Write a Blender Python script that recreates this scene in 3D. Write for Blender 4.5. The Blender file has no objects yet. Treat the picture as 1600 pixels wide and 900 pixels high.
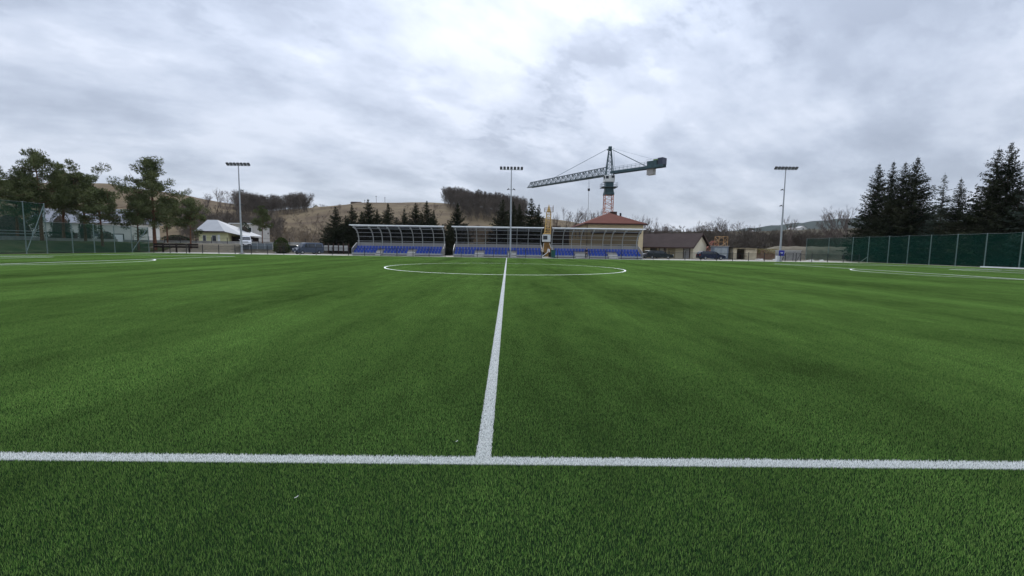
import bpy, bmesh, math, random
import numpy as np
from mathutils import Vector, Matrix
R = math.radians
scene = bpy.context.scene
C = scene.collection

# ------------------------------------------------------------------ camera
CAM = Vector((0.167, -3.19, 1.607))
F, PIT, ROL, YAW = 690.0, 0.0917, 0.0143, -0.0105
r0 = Vector((math.cos(YAW), math.sin(YAW), 0)); f0 = Vector((-math.sin(YAW), math.cos(YAW), 0)); u0 = Vector((0, 0, 1))
FW = math.cos(PIT)*f0 - math.sin(PIT)*u0; UP = math.sin(PIT)*f0 + math.cos(PIT)*u0
RX = math.cos(ROL)*r0 + math.sin(ROL)*UP; UX = -math.sin(ROL)*r0 + math.cos(ROL)*UP
cd = bpy.data.cameras.new('camera'); cam = bpy.data.objects.new('camera', cd); C.objects.link(cam)
m = Matrix((RX, UX, -FW)).transposed().to_4x4(); m.translation = CAM; cam.matrix_world = m
cd.sensor_width = 36; cd.lens = 36*F/1600; cd.clip_start = 0.05; cd.clip_end = 20000
scene.camera = cam

def at(px, py, Y):
    """the point of the plane y = Y seen at a pixel of the 1600 x 900 photograph"""
    d = RX*((px-800)/F) + UX*(-(py-450)/F) + FW
    return CAM + d*((Y-CAM.y)/d.y)
def hor(px): return 386.6 + 0.0143*(px-800)
def XA(px, Y): return at(px, hor(px), Y).x
def ZA(px, py, Y): return at(px, py, Y).z

# ------------------------------------------------------------------ sky, sun, exposure
SUN_EL, SUN_AZ = R(42), R(-4)            # azimuth from +Y towards +X
sdir = Vector((math.sin(SUN_AZ)*math.cos(SUN_EL), math.cos(SUN_AZ)*math.cos(SUN_EL), math.sin(SUN_EL)))
w = bpy.data.worlds.new('World'); scene.world = w; w.use_nodes = True
nt = w.node_tree; N = nt.nodes; L = nt.links; N.clear()
def nd(t, **k):
    n = N.new(t)
    for a, b in k.items(): setattr(n, a, b)
    return n
def mth(op, a, b=None, c=None):
    n = nd('ShaderNodeMath', operation=op)
    for i, v in enumerate((a, b, c)):
        if v is None: continue
        if isinstance(v, (int, float)): n.inputs[i].default_value = v
        else: L.new(v, n.inputs[i])
    return n.outputs[0]
tc = nd('ShaderNodeTexCoord'); sp = nd('ShaderNodeSeparateXYZ'); L.new(tc.outputs['Generated'], sp.inputs[0])
zz = mth('ADD', mth('MAXIMUM', sp.outputs['Z'], 0.0), 0.34)
cb = nd('ShaderNodeCombineXYZ'); L.new(mth('DIVIDE', sp.outputs['X'], zz), cb.inputs[0]); L.new(mth('DIVIDE', sp.outputs['Y'], zz), cb.inputs[1])
mr = nd('ShaderNodeMapping'); L.new(cb.outputs[0], mr.inputs[0]); mr.inputs['Rotation'].default_value = (0, 0, R(-33))
mp = nd('ShaderNodeMapping'); L.new(mr.outputs[0], mp.inputs[0])
mp.inputs['Scale'].default_value = (0.95, 1.4, 1); mp.inputs['Location'].default_value = (0.2, 5.1, 0)
def noise(vec, sc, det, ro, dist=0.0):
    n = nd('ShaderNodeTexNoise'); L.new(vec, n.inputs['Vector'])
    n.inputs['Scale'].default_value = sc; n.inputs['Detail'].default_value = det; n.inputs['Roughness'].default_value = ro; n.inputs['Distortion'].default_value = dist
    return n.outputs['Fac']
n1 = noise(mp.outputs[0], 0.85, 3, 0.5, 0.0); n2 = noise(mp.outputs[0], 2.6, 10, 0.58, 0.0); n3 = noise(cb.outputs[0], 1.6, 9, 0.58, 0.0)
cv = mth('ADD', mth('ADD', mth('MULTIPLY', n1, 0.36), mth('MULTIPLY', n2, 0.40)), mth('MULTIPLY', n3, 0.24))
n4 = noise(mp.outputs[0], 4.2, 8, 0.62, 0.1); n5 = noise(cb.outputs[0], 1.0, 3, 0.5, 0.0)
def step(v, a, b):
    q = nd('ShaderNodeMapRange', interpolation_type='SMOOTHSTEP'); L.new(v, q.inputs[0]); q.inputs[1].default_value = a; q.inputs[2].default_value = b; return q.outputs[0]
# torn darker cloudlets where the broad noise allows them
cv = mth('SUBTRACT', cv, mth('MULTIPLY', mth('MULTIPLY', step(n4, 0.50, 0.60), step(n5, 0.42, 0.62)), 0.055))
cv = mth('ADD', cv, mth('MULTIPLY', mth('MULTIPLY', step(n2, 0.53, 0.62), step(n1, 0.45, 0.6)), 0.035))
rp = nd('ShaderNodeValToRGB'); L.new(cv, rp.inputs[0])
e = rp.color_ramp.elements
e[0].position = 0.405; e[0].color = (0.222, 0.252, 0.314, 1); e[1].position = 0.575; e[1].color = (0.405, 0.437, 0.507, 1)
for p, c in ((0.455, (0.258, 0.291, 0.358, 1)), (0.495, (0.307, 0.342, 0.414, 1)), (0.535, (0.360, 0.394, 0.466, 1))):
    q = rp.color_ramp.elements.new(p); q.color = c
dt = nd('ShaderNodeVectorMath', operation='DOT_PRODUCT'); L.new(tc.outputs['Generated'], dt.inputs[0]); dt.inputs[1].default_value = sdir
glow = mth('MULTIPLY_ADD', mth('POWER', mth('MAXIMUM', dt.outputs['Value'], 0.0), 5.0), 0.12, 0.95)
# an overcast sky is brightest overhead
glow = mth('MULTIPLY', glow, mth('MULTIPLY_ADD', mth('MULTIPLY', mth('MAXIMUM', sp.outputs['Z'], 0.0), sp.outputs['Z']), 1.9, 0.83))
gm = nd('ShaderNodeVectorMath', operation='SCALE'); L.new(rp.outputs[0], gm.inputs[0]); L.new(mth('MULTIPLY', glow, 10.0), gm.inputs['Scale'])
sky = nd('ShaderNodeTexSky', sky_type='NISHITA', sun_disc=False, sun_elevation=SUN_EL, sun_rotation=SUN_AZ)
mx = nd('ShaderNodeMix', data_type='RGBA'); mx.inputs[0].default_value = 0.94
L.new(sky.outputs[0], mx.inputs[6]); L.new(gm.outputs[0], mx.inputs[7])
bg = nd('ShaderNodeBackground'); bg.inputs['Strength'].default_value = 0.1; L.new(mx.outputs[2], bg.inputs['Color'])
ow = nd('ShaderNodeOutputWorld'); L.new(bg.outputs[0], ow.inputs[0])
sl = bpy.data.lights.new('sun', 'SUN'); sl.energy = 1.5; sl.angle = R(24); sl.color = (1, 0.97, 0.93)
so = bpy.data.objects.new('sun', sl); C.objects.link(so); so.location = (0, 60, 80); so.rotation_euler = (-sdir).to_track_quat('-Z', 'Y').to_euler()
vs = scene.view_settings; vs.view_transform = 'Standard'; vs.look = 'None'; vs.gamma = 1; vs.exposure = 1.0

# ------------------------------------------------------------------ materials
MAT = {}
def M(name, col, rough=0.75, metal=0.0, var=0.15, scale=2.0, bump=0.0, detail=4, col2=None, spec=0.3, stretch=None, alpha=None, world=False):
    if name in MAT: return MAT[name]
    m = bpy.data.materials.new(name); m.use_nodes = True
    t = m.node_tree; b = t.nodes['Principled BSDF']
    c2 = col2 or tuple(min(1, x*(1+var)) for x in col); c1 = col if col2 else tuple(x*(1-var) for x in col)
    g = t.nodes.new('ShaderNodeNewGeometry') if world else t.nodes.new('ShaderNodeTexCoord')
    vec = g.outputs['Position'] if world else g.outputs['Object']
    if stretch:
        mpn = t.nodes.new('ShaderNodeMapping'); mpn.inputs['Scale'].default_value = stretch; t.links.new(vec, mpn.inputs[0]); vec = mpn.outputs[0]
    n = t.nodes.new('ShaderNodeTexNoise'); n.inputs['Scale'].default_value = scale; n.inputs['Detail'].default_value = detail; n.inputs['Roughness'].default_value = 0.6
    t.links.new(vec, n.inputs['Vector'])
    rr = t.nodes.new('ShaderNodeMapRange'); rr.inputs[1].default_value = 0.3; rr.inputs[2].default_value = 0.7; t.links.new(n.outputs['Fac'], rr.inputs[0])
    x = t.nodes.new('ShaderNodeMix'); x.data_type = 'RGBA'; x.inputs[6].default_value = (*c1, 1); x.inputs[7].default_value = (*c2, 1)
    t.links.new(rr.outputs[0], x.inputs[0]); t.links.new(x.outputs[2], b.inputs['Base Color'])
    b.inputs['Roughness'].default_value = rough; b.inputs['Metallic'].default_value = metal; b.inputs['Specular IOR Level'].default_value = spec
    if bump:
        bp = t.nodes.new('ShaderNodeBump'); bp.inputs['Strength'].default_value = bump; bp.inputs['Distance'].default_value = 0.05
        t.links.new(n.outputs['Fac'], bp.inputs['Height']); t.links.new(bp.outputs[0], b.inputs['Normal'])
    if alpha is not None: b.inputs['Alpha'].default_value = alpha
    MAT[name] = m; return m
def see_through(name, tint, body, fac, rough=0.3):
    m = bpy.data.materials.new(name); m.use_nodes = True; t = m.node_tree
    b = t.nodes['Principled BSDF']; b.inputs['Base Color'].default_value = (*body, 1); b.inputs['Roughness'].default_value = rough; b.inputs['Specular IOR Level'].default_value = 0.3 if rough < 0.6 else 0.0
    tr = t.nodes.new('ShaderNodeBsdfTransparent'); tr.inputs[0].default_value = (*tint, 1)
    x = t.nodes.new('ShaderNodeMixShader'); x.inputs[0].default_value = fac
    t.links.new(tr.outputs[0], x.inputs[1]); t.links.new(b.outputs[0], x.inputs[2]); t.links.new(x.outputs[0], t.nodes['Material Output'].inputs[0])
    MAT[name] = m; return m
galv = M('galvanised_steel', (0.42, 0.44, 0.45), 0.45, 0.6, 0.12, 6)
white_metal = M('white_painted_steel', (0.74, 0.75, 0.75), 0.4, 0.0, 0.06, 3)
black_metal = M('black_steel', (0.02, 0.022, 0.024), 0.5, 0.2, 0.2, 4)
netm = see_through('green_net', (0.90, 0.97, 0.94), (0.010, 0.056, 0.042), 0.42, 0.9)
smoky = see_through('smoky_polycarbonate', (0.26, 0.25, 0.24), (0.08, 0.08, 0.08), 0.20, 0.25)
smoky_roof = see_through('smoky_roof_polycarbonate', (0.40, 0.41, 0.42), (0.16, 0.18, 0.18), 0.4, 0.25)
pale_poly = see_through('clear_polycarbonate', (0.8, 0.8, 0.8), (0.42, 0.41, 0.40), 0.72, 0.3)
meshm = see_through('fence_mesh', (0.97, 0.97, 0.97), (0.02, 0.025, 0.025), 0.08, 0.7)
blue = M('blue_seat_plastic', (0.016, 0.062, 0.37), 0.4, 0, 0.25, 0.7, spec=0.5, world=True)
concrete = M('concrete', (0.36, 0.35, 0.33), 0.9, 0, 0.2, 1.5, 0.2)
pale_wall = M('pale_render', (0.62, 0.61, 0.57), 0.85, 0, 0.08, 0.6)
cream = M('cream_render', (0.62, 0.50, 0.31), 0.85, 0, 0.07, 0.5)
cream2 = M('pale_cream_render', (0.76, 0.68, 0.51), 0.85, 0, 0.08, 0.6)
yellow_wall = M('lemon_render', (0.60, 0.58, 0.34), 0.85, 0, 0.1, 0.8)
redroof = M('red_brown_roof_sheet', (0.105, 0.040, 0.031), 0.9, 0, 0.10, 0.5, spec=0.05)
brownroof = M('brown_roof_sheet', (0.050, 0.038, 0.036), 0.9, 0, 0.14, 0.7, spec=0.05)
whiteroof = M('pale_metal_roof', (0.30, 0.31, 0.32), 0.7, 0.0, 0.06, 0.5)
greyroof = M('grey_roof', (0.20, 0.21, 0.23), 0.6, 0, 0.12, 0.6)
brown_trim = M('dark_brown_trim', (0.05, 0.026, 0.02), 0.6, 0, 0.2, 3)
glass = M('dark_glass', (0.025, 0.03, 0.035), 0.08, 0, 0.2, 2, spec=0.6)
dark_hole = M('dark_interior', (0.012, 0.01, 0.01), 0.9, 0, 0.3, 2)
crane_green = M('dark_green_crane_paint', (0.045, 0.085, 0.095), 0.45, 0.1, 0.25, 1.2)
crane_grey = M('grey_green_crane_paint', (0.065, 0.095, 0.105), 0.45, 0.1, 0.25, 1.2)
crane_orange = M('rusty_orange_crane_paint', (0.42, 0.135, 0.065), 0.6, 0, 0.35, 1.5)
crane_yellow = M('yellow_crane_paint', (0.52, 0.34, 0.12), 0.5, 0, 0.25, 1.2)
crane_white = M('white_crane_cab_paint', (0.66, 0.68, 0.66), 0.4, 0, 0.08, 1)
bark = M('grey_brown_bark', (0.075, 0.060, 0.050), 0.9, 0, 0.3, 4, 0.4, spec=0.0)
pinebark = M('reddish_pine_bark', (0.15, 0.078, 0.052), 0.9, 0, 0.4, 3, 0.4, spec=0.0)
twig = M('bare_twigs', (0.115, 0.092, 0.082), 0.9, 0, 0.25, 0.5, spec=0.0)
twig2 = M('hillside_twigs', (0.105, 0.090, 0.076), 0.9, 0, 0.3, 0.05, spec=0.0)
birch = M('pale_birch_bark', (0.34, 0.31, 0.27), 0.85, 0, 0.4, 5, spec=0.0)
spruce_n = M('spruce_needles', (0.011, 0.018, 0.011), 0.8, 0, 0.6, 0.30, spec=0.0, world=True, col2=(0.044, 0.047, 0.027))
spruce_n2 = M('grey_spruce_needles', (0.035, 0.05, 0.04), 0.8, 0, 0.6, 0.45, spec=0.0, world=True, col2=(0.075, 0.088, 0.065))
pine_n = M('pine_needles', (0.050, 0.066, 0.028), 0.8, 0, 0.6, 0.40, spec=0.0, world=True, col2=(0.155, 0.172, 0.078))
thuja_n = M('thuja_foliage', (0.026, 0.050, 0.014), 0.8, 0, 0.5, 1.3, spec=0.0, col2=(0.075, 0.098, 0.032))
hedge_n = M('dark_hedge_leaves', (0.02, 0.035, 0.022), 0.8, 0, 0.5, 1.3, spec=0.0, col2=(0.045, 0.062, 0.032))
tyre_m = M('tyre_rubber', (0.02, 0.02, 0.02), 0.85, 0, 0.2, 6)
rim_m = M('alloy_rim', (0.5, 0.5, 0.5), 0.35, 0.6, 0.1, 6)
lamp_m = M('headlight_glass', (0.75, 0.77, 0.8), 0.12, 0, 0.05, 3, spec=0.6)
tail_m = M('tail_light_red', (0.35, 0.02, 0.02), 0.3, 0, 0.1, 3)

# ------------------------------------------------------------------ mesh helpers
class MB:
    def __init__(s): s.v = []; s.f = []
    def add(s, vs_, fs):
        o = len(s.v); s.v += [tuple(p) for p in vs_]; s.f += [tuple(i+o for i in f) for f in fs]; return s
    def box(s, x0, x1, y0, y1, z0, z1, bev=0.0):
        if bev:
            b = bev
            vs_ = []
            for z, q in ((z0, b), (z0+b, 0), (z1-b, 0), (z1, b)):
                vs_ += [(x0+b+q*0.0 if 0 else x0+q, y0+q, z), (x1-q, y0+q, z), (x1-q, y1-q, z), (x0+q, y1-q, z)]
            fs = [(3, 2, 1, 0), (12, 13, 14, 15)]
            for k in range(3):
                for i in range(4): fs.append((4*k+i, 4*k+(i+1) % 4, 4*k+4+(i+1) % 4, 4*k+4+i))
            return s.add(vs_, fs)
        vs_ = [(x0, y0, z0), (x1, y0, z0), (x1, y1, z0), (x0, y1, z0), (x0, y0, z1), (x1, y0, z1), (x1, y1, z1), (x0, y1, z1)]
        return s.add(vs_, [(3, 2, 1, 0), (4, 5, 6, 7), (0, 1, 5, 4), (1, 2, 6, 5), (2, 3, 7, 6), (3, 0, 4, 7)])
    def tube(s, a, b, ra, rb=None, n=6, cap=True):
        a = Vector(a); b = Vector(b); rb = ra if rb is None else rb
        d = (b-a)
        if d.length < 1e-6: return s
        d.normalize(); u = d.orthogonal().normalized(); v = d.cross(u)
        vs_ = [a+(u*math.cos(2*math.pi*i/n)+v*math.sin(2*math.pi*i/n))*ra for i in range(n)] + [b+(u*math.cos(2*math.pi*i/n)+v*math.sin(2*math.pi*i/n))*rb for i in range(n)]
        fs = [(i, (i+1) % n, n+(i+1) % n, n+i) for i in range(n)]
        if cap: fs += [tuple(range(n))[::-1], tuple(range(n, 2*n))]
        return s.add(vs_, fs)
    def path(s, pts, r, n=5):
        for a, b in zip(pts, pts[1:]): s.tube(a, b, r, r, n)
        return s
    def prism(s, poly, axis, a, b):
        """poly of 2-D points extruded along axis 'x' or 'y' from a to b"""
        n = len(poly)
        if axis == 'y': vs_ = [(p, a, q) for p, q in poly]+[(p, b, q) for p, q in poly]
        elif axis == 'x': vs_ = [(a, p, q) for p, q in poly]+[(b, p, q) for p, q in poly]
        else: vs_ = [(p, q, a) for p, q in poly]+[(p, q, b) for p, q in poly]
        return s.add(vs_, [tuple(range(n))[::-1], tuple(range(n, 2*n))]+[(i, (i+1) % n, n+(i+1) % n, n+i) for i in range(n)])
    def quad(s, *p): return s.add(p, [tuple(range(len(p)))])
    def slab(s, pts, t):
        """quad or polygon given thickness t along its normal"""
        p = [Vector(q) for q in pts]; nrm = (p[1]-p[0]).cross(p[2]-p[0]).normalized()*t; n = len(p)
        return s.add(p+[q+nrm for q in p], [tuple(range(n))[::-1], tuple(range(n, 2*n))]+[(i, (i+1) % n, n+(i+1) % n, n+i) for i in range(n)])
    def mesh(s, name, mat, smooth=False):
        me = bpy.data.meshes.new(name); me.from_pydata(s.v, [], s.f); me.update()
        bm = bmesh.new(); bm.from_mesh(me); bmesh.ops.recalc_face_normals(bm, faces=bm.faces); bm.to_mesh(me); bm.free()
        if smooth: me.polygons.foreach_set('use_smooth', [True]*len(me.polygons))
        if mat: me.materials.append(mat)
        return me
    def build(s, name, mat, parent=None, loc=(0, 0, 0), rz=0, smooth=False):
        return inst(name, s.mesh(name, mat, smooth), parent, loc, rz)
def inst(name, me, parent=None, loc=(0, 0, 0), rz=0, scale=None):
    o = bpy.data.objects.new(name, me); C.objects.link(o); o.location = loc; o.rotation_euler = (0, 0, rz)
    if scale: o.scale = scale
    if parent: o.parent = parent
    return o
def tag(o, label, cat=None, group=None, kind=None):
    if label: o['label'] = label
    if cat: o['category'] = cat
    if group: o['group'] = group
    if kind: o['kind'] = kind
    return o
def thing(name, label, cat, loc=(0, 0, 0), rz=0, group=None):
    o = bpy.data.objects.new(name, None); C.objects.link(o); o.empty_display_size = 0.3
    o.location = loc; o.rotation_euler = (0, 0, rz); return tag(o, label, cat, group)
def np_mesh(name, v, f, mat, smooth=False):
    """v (n,3), f (m,k) arrays with the same number of corners per face"""
    me = bpy.data.meshes.new(name); k = f.shape[1]
    me.vertices.add(len(v)); me.vertices.foreach_set('co', np.ascontiguousarray(v, dtype=np.float32).ravel())
    me.loops.add(f.size); me.loops.foreach_set('vertex_index', np.ascontiguousarray(f, dtype=np.int32).ravel())
    me.polygons.add(len(f)); me.polygons.foreach_set('loop_start', np.arange(0, f.size, k, dtype=np.int32))
    try: me.polygons.foreach_set('loop_total', np.full(len(f), k, dtype=np.int32))
    except Exception: pass
    if smooth: me.polygons.foreach_set('use_smooth', np.ones(len(f), dtype=bool))
    me.update(calc_edges=True); me.validate()
    if mat: me.materials.append(mat)
    return me
def sst(t): t = max(0.0, min(1.0, t)); return t*t*(3-2*t)

# ------------------------------------------------------------------ ground
W2 = 63.2; HL = 50.0
def gz(x, y):
    b = max(sst((-x-62.5)/7), sst((y-75)/7)*sst((-x-33)/8))
    return 1.5*b
def grid(name, xs, ys, zf, mat, kind='structure'):
    nx, ny = len(xs), len(ys)
    v = np.array([(x, y, zf(x, y)) for y in ys for x in xs])
    f = np.array([(j*nx+i, j*nx+i+1, (j+1)*nx+i+1, (j+1)*nx+i) for j in range(ny-1) for i in range(nx-1)])
    o = inst(name, np_mesh(name, v, f, mat, True)); o['kind'] = kind; return o
groundm = M('gravel_and_dry_grass_ground', (0.13, 0.12, 0.085), 0.95, 0, 0.3, 0.12, 0.3, 8, col2=(0.25, 0.23, 0.18), world=True)
xs = [-5000, -3000, -1500, -700, -400, -250, -180] + list(np.arange(-140, -20, 2.0)) + [-15, 0, 20, 40, 60, 80, 100, 140, 180, 250, 400, 700, 1500, 3000, 5000]
ys = [-5000, -2000, -700, -250, -120, -60, -30, -10, 10, 30, 50, 60] + list(np.arange(64, 100, 2.0)) + [110, 130, 160, 220, 300, 500, 900, 1500, 3000, 5000]
grid('ground', xs, ys, lambda x, y: gz(x, y)-0.06, groundm)
apron = M('pale_concrete_path', (0.36, 0.345, 0.31), 0.9, 0, 0.2, 0.5, 0.1, world=True)
o = MB().box(-56, 57, 65.3, 74.5, -0.2, -0.03).build('path', apron); o['kind'] = 'structure'
bankm = M('rough_bank_grass', (0.025, 0.038, 0.018), 0.95, 0, 0.3, 0.6, 0.3, 6, col2=(0.062, 0.066, 0.038), world=True, spec=0.0)
o = grid('grass_bank', [-150, -130, -110, -95, -85, -80]+list(np.arange(-77, -60.4, 0.8)), list(np.arange(-6, 98, 3.0)), lambda x, y: gz(x, y)+0.05+0.12*math.sin(x*1.7+y*0.9)*math.sin(y*0.6)*sst((-x-62)/4), bankm)
o = grid('far_bank', list(np.arange(-72, -31, 1.5)), list(np.arange(74.6, 84, 0.8)), lambda x, y: gz(x, y)+0.05*sst((y-75)/2)-0.03+0.06*math.sin(x*1.3)*math.sin(y*1.9), M('dark_bank_grass', (0.045, 0.042, 0.028), 0.95, 0, 0.3, 0.6, 0.3, 6, col2=(0.11, 0.095, 0.065), world=True))

# turf: base sheet, fibre tiles, lines
TX0, TX1, TY0, TY1 = -58.06, 57.06, -7.06, 65.06
base_m = M('turf_backing', (0.008, 0.018, 0.007), 1.0, 0, 0.3, 40, world=True, spec=0.0)
o = MB().box(TX0, TX1, TY0, TY1, -0.3, 0.0).build('pitch', base_m); o['kind'] = 'structure'
def blade_mat(name, white):
    m = bpy.data.materials.new(name); m.use_nodes = True; t = m.node_tree; n = t.nodes; l = t.links
    b = n['Principled BSDF']; b.inputs['Roughness'].default_value = 0.6; b.inputs['Specular IOR Level'].default_value = 0.06
    at_ = n.new('ShaderNodeAttribute'); at_.attribute_name = 'shade'
    g = n.new('ShaderNodeNewGeometry')
    def nz(scale, st, det=3):
        mpn = n.new('ShaderNodeMapping'); mpn.inputs['Scale'].default_value = st; l.new(g.outputs['Position'], mpn.inputs[0])
        q = n.new('ShaderNodeTexNoise'); q.inputs['Scale'].default_value = scale; q.inputs['Detail'].default_value = det; q.inputs['Roughness'].default_value = 0.55; l.new(mpn.outputs[0], q.inputs['Vector']); return q.outputs['Fac']
    def ma(op, a, b_):
        q = n.new('ShaderNodeMath'); q.operation = op
        for i, v in enumerate((a, b_)):
            if isinstance(v, (int, float)): q.inputs[i].default_value = v
            else: l.new(v, q.inputs[i])
        return q.outputs[0]
    if white:
        x = n.new('ShaderNodeMix'); x.data_type = 'RGBA'; l.new(at_.outputs['Fac'], x.inputs[0])
        x.inputs[6].default_value = (0.66, 0.68, 0.68, 1); x.inputs[7].default_value = (0.86, 0.87, 0.87, 1); col = x.outputs[2]
    else:
        x = n.new('ShaderNodeMix'); x.data_type = 'RGBA'; l.new(at_.outputs['Fac'], x.inputs[0])
        x.inputs[6].default_value = (0.052, 0.138, 0.025, 1); x.inputs[7].default_value = (0.235, 0.360, 0.098, 1)
        streak = nz(0.55, (1.0, 0.05, 1)); blot = nz(0.22, (1, 0.6, 1), 5); fine = nz(2.6, (1.0, 0.35, 1), 3); roll = nz(0.24, (1.0, 0.004, 1), 1)
        k = ma('ADD', ma('ADD', ma('MULTIPLY', streak, 0.7), ma('MULTIPLY', blot, 0.75)), ma('ADD', ma('MULTIPLY', fine, 0.5), ma('MULTIPLY', roll, 0.5)))
        sx = n.new('ShaderNodeSeparateXYZ'); l.new(g.outputs['Position'], sx.inputs[0])
        wn = n.new('ShaderNodeTexWhiteNoise'); wn.noise_dimensions = '1D'; l.new(ma('FLOOR', ma('MULTIPLY', ma('ADD', sx.outputs['X'], 0.9), 0.25), 0.0), wn.inputs['W'])
        k = ma('ADD', ma('MULTIPLY', ma('SUBTRACT', k, 1.225), 1.5), ma('ADD', ma('MULTIPLY', wn.outputs['Value'], 0.16), 0.90))
        v = n.new('ShaderNodeVectorMath'); v.operation = 'SCALE'; l.new(x.outputs[2], v.inputs[0]); l.new(k, v.inputs['Scale']); col = v.outputs[0]
    l.new(col, b.inputs['Base Color'])
    tl = n.new('ShaderNodeBsdfTranslucent'); l.new(col, tl.inputs[0])
    ms = n.new('ShaderNodeMixShader'); ms.inputs[0].default_value = 0.4; l.new(b.outputs[0], ms.inputs[1]); l.new(tl.outputs[0], ms.inputs[2])
    l.new(ms.outputs[0], n['Material Output'].inputs[0]); return m
gm_ = blade_mat('turf_fibre', False); wm_ = blade_mat('white_turf_fibre', True)
def tile(name, sx, sy, n, seed, mat, h0=0.014, h1=0.024, w0=0.0006, w1=0.0013):
    rg = np.random.default_rng(seed)
    x = rg.random(n)*sx; y = rg.random(n)*sy; h = h0+(h1-h0)*rg.random(n); wd = w0+(w1-w0)*rg.random(n)
    a = rg.random(n)*2*np.pi; ln = rg.random(n)**1.3*0.014; la = rg.random(n)*2*np.pi
    ca, sa = np.cos(a)*wd, np.sin(a)*wd; lx, ly = np.cos(la)*ln, np.sin(la)*ln
    v = np.zeros((n, 5, 3))
    v[:, 0] = np.stack([x-ca, y-sa, 0*x], 1); v[:, 1] = np.stack([x+ca, y+sa, 0*x], 1)
    v[:, 2] = np.stack([x+ca*.8+lx*.35, y+sa*.8+ly*.35, h*.62], 1); v[:, 3] = np.stack([x-ca*.8+lx*.35, y-sa*.8+ly*.35, h*.62], 1)
    v[:, 4] = np.stack([x+lx, y+ly, h], 1)
    b = np.arange(n)[:, None]*5
    f = np.concatenate([b+np.array([[0, 1, 2]]), b+np.array([[0, 2, 3]]), b+np.array([[3, 2, 4]])], 1).reshape(-1, 3)
    me = np_mesh(name, v.reshape(-1, 3), f, mat)
    at_ = me.attributes.new('shade', 'FLOAT', 'POINT'); at_.data.foreach_set('value', np.repeat(rg.random(n)**1.5, 5).astype(np.float32))
    return me
def scatter(name, mats, pts, rots, kinds, meshes, label, cat):
    me = bpy.data.meshes.new(name); me.from_pydata(pts, [], [])
    a = me.attributes.new('rot', 'FLOAT', 'POINT'); a.data.foreach_set('value', rots)
    a = me.attributes.new('pick', 'INT', 'POINT'); a.data.foreach_set('value', kinds)
    for q in mats: me.materials.append(q)
    o = inst(name, me); tag(o, label, cat, kind='stuff')
    ng = bpy.data.node_groups.new(name+'_nodes', 'GeometryNodeTree')
    ng.interface.new_socket('Geometry', in_out='INPUT', socket_type='NodeSocketGeometry'); ng.interface.new_socket('Geometry', in_out='OUTPUT', socket_type='NodeSocketGeometry')
    n = ng.nodes; l = ng.links; gi = n.new('NodeGroupInput'); go = n.new('NodeGroupOutput'); jn = n.new('GeometryNodeJoinGeometry')
    ra = n.new('GeometryNodeInputNamedAttribute'); ra.data_type = 'FLOAT'; ra.inputs[0].default_value = 'rot'
    pa = n.new('GeometryNodeInputNamedAttribute'); pa.data_type = 'INT'; pa.inputs[0].default_value = 'pick'
    cx = n.new('ShaderNodeCombineXYZ'); l.new(ra.outputs[0], cx.inputs[2])
    for i, t in enumerate(meshes):
        to = bpy.data.objects.new(t.name, t)          # source mesh, never in the scene itself
        oi = n.new('GeometryNodeObjectInfo'); oi.inputs[0].default_value = to
        cp = n.new('FunctionNodeCompare'); cp.data_type = 'INT'; cp.operation = 'EQUAL'; l.new(pa.outputs[0], cp.inputs[2]); cp.inputs[3].default_value = i
        ip = n.new('GeometryNodeInstanceOnPoints'); l.new(gi.outputs[0], ip.inputs[0]); l.new(cp.outputs[0], ip.inputs[1]); l.new(oi.outputs['Geometry'], ip.inputs[2]); l.new(cx.outputs[0], ip.inputs[5])
        l.new(ip.outputs[0], jn.inputs[0])
    l.new(jn.outputs[0], go.inputs[0])
    md = o.modifiers.new('scatter', 'NODES'); md.node_group = ng
    return o
random.seed(4)
gt = [tile('turf_tile', 1, 1, 17000, s, gm_) for s in range(3)]
pts, rots, kinds = [], [], []
for x in [0.06+i for i in range(57)]+[-1.06-i for i in range(57)]:
    for y in [0.06+j for j in range(65)]+[-1.06-j for j in range(6)]:
        q = random.randrange(4); dx, dy = ((0, 0), (1, 0), (1, 1), (0, 1))[q]
        pts.append((x+dx, y+dy, 0)); rots.append(q*math.pi/2); kinds.append(random.randrange(3))
gs = tile('turf_strip', 0.12, 1, 2200, 9, gm_)
for j in range(6): pts.append((-0.06, -1.06-j, 0)); rots.append(0); kinds.append(3)
scatter('turf_fibres', [gm_], pts, rots, kinds, gt+[gs], 'green artificial turf covering the whole pitch', 'turf')
wt = [tile('line_tile', 1, 0.12, 2400, 20+s, wm_, 0.015, 0.025, 0.0009, 0.0017) for s in range(3)]
lb = M('line_backing', (0.20, 0.22, 0.21), 0.95, 0, 0.3, 30, spec=0.0)
def near_line(name, pts, rots, label):
    return scatter(name, [wm_], pts, rots, [random.randrange(3) for _ in pts], wt, label, 'pitch marking')
near_line('touchline', [(x, -0.06, 0) for x in range(-57, 57)], [0]*114, 'wide white touchline running across the foreground turf')
near_line('halfway_line', [(0.06, 0.06+j, 0) for j in range(63)], [math.pi/2]*63, 'straight white halfway line running away from the camera')
o = MB().box(-57, 57, -0.055, 0.055, 0.0, 0.006).box(-0.055, 0.055, 0.06, 63.1, 0.0, 0.006).build('line_backing', lb); o['kind'] = 'structure'
whitem = M('white_line_fibre_far', (0.78, 0.80, 0.79), 0.7, 0, 0.1, 12, world=True)
ln = MB()
zl = [0.016]
def seg(x0, y0, x1, y1, wd=0.12):
    d = Vector((x1-x0, y1-y0, 0)).normalized(); q = Vector((-d.y, d.x, 0))*wd/2; zl[0] += 0.0004
    a, b = Vector((x0, y0, zl[0])), Vector((x1, y1, zl[0]))
    ln.slab([a+q, a-q, b-q, b+q], 0.006)
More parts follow.
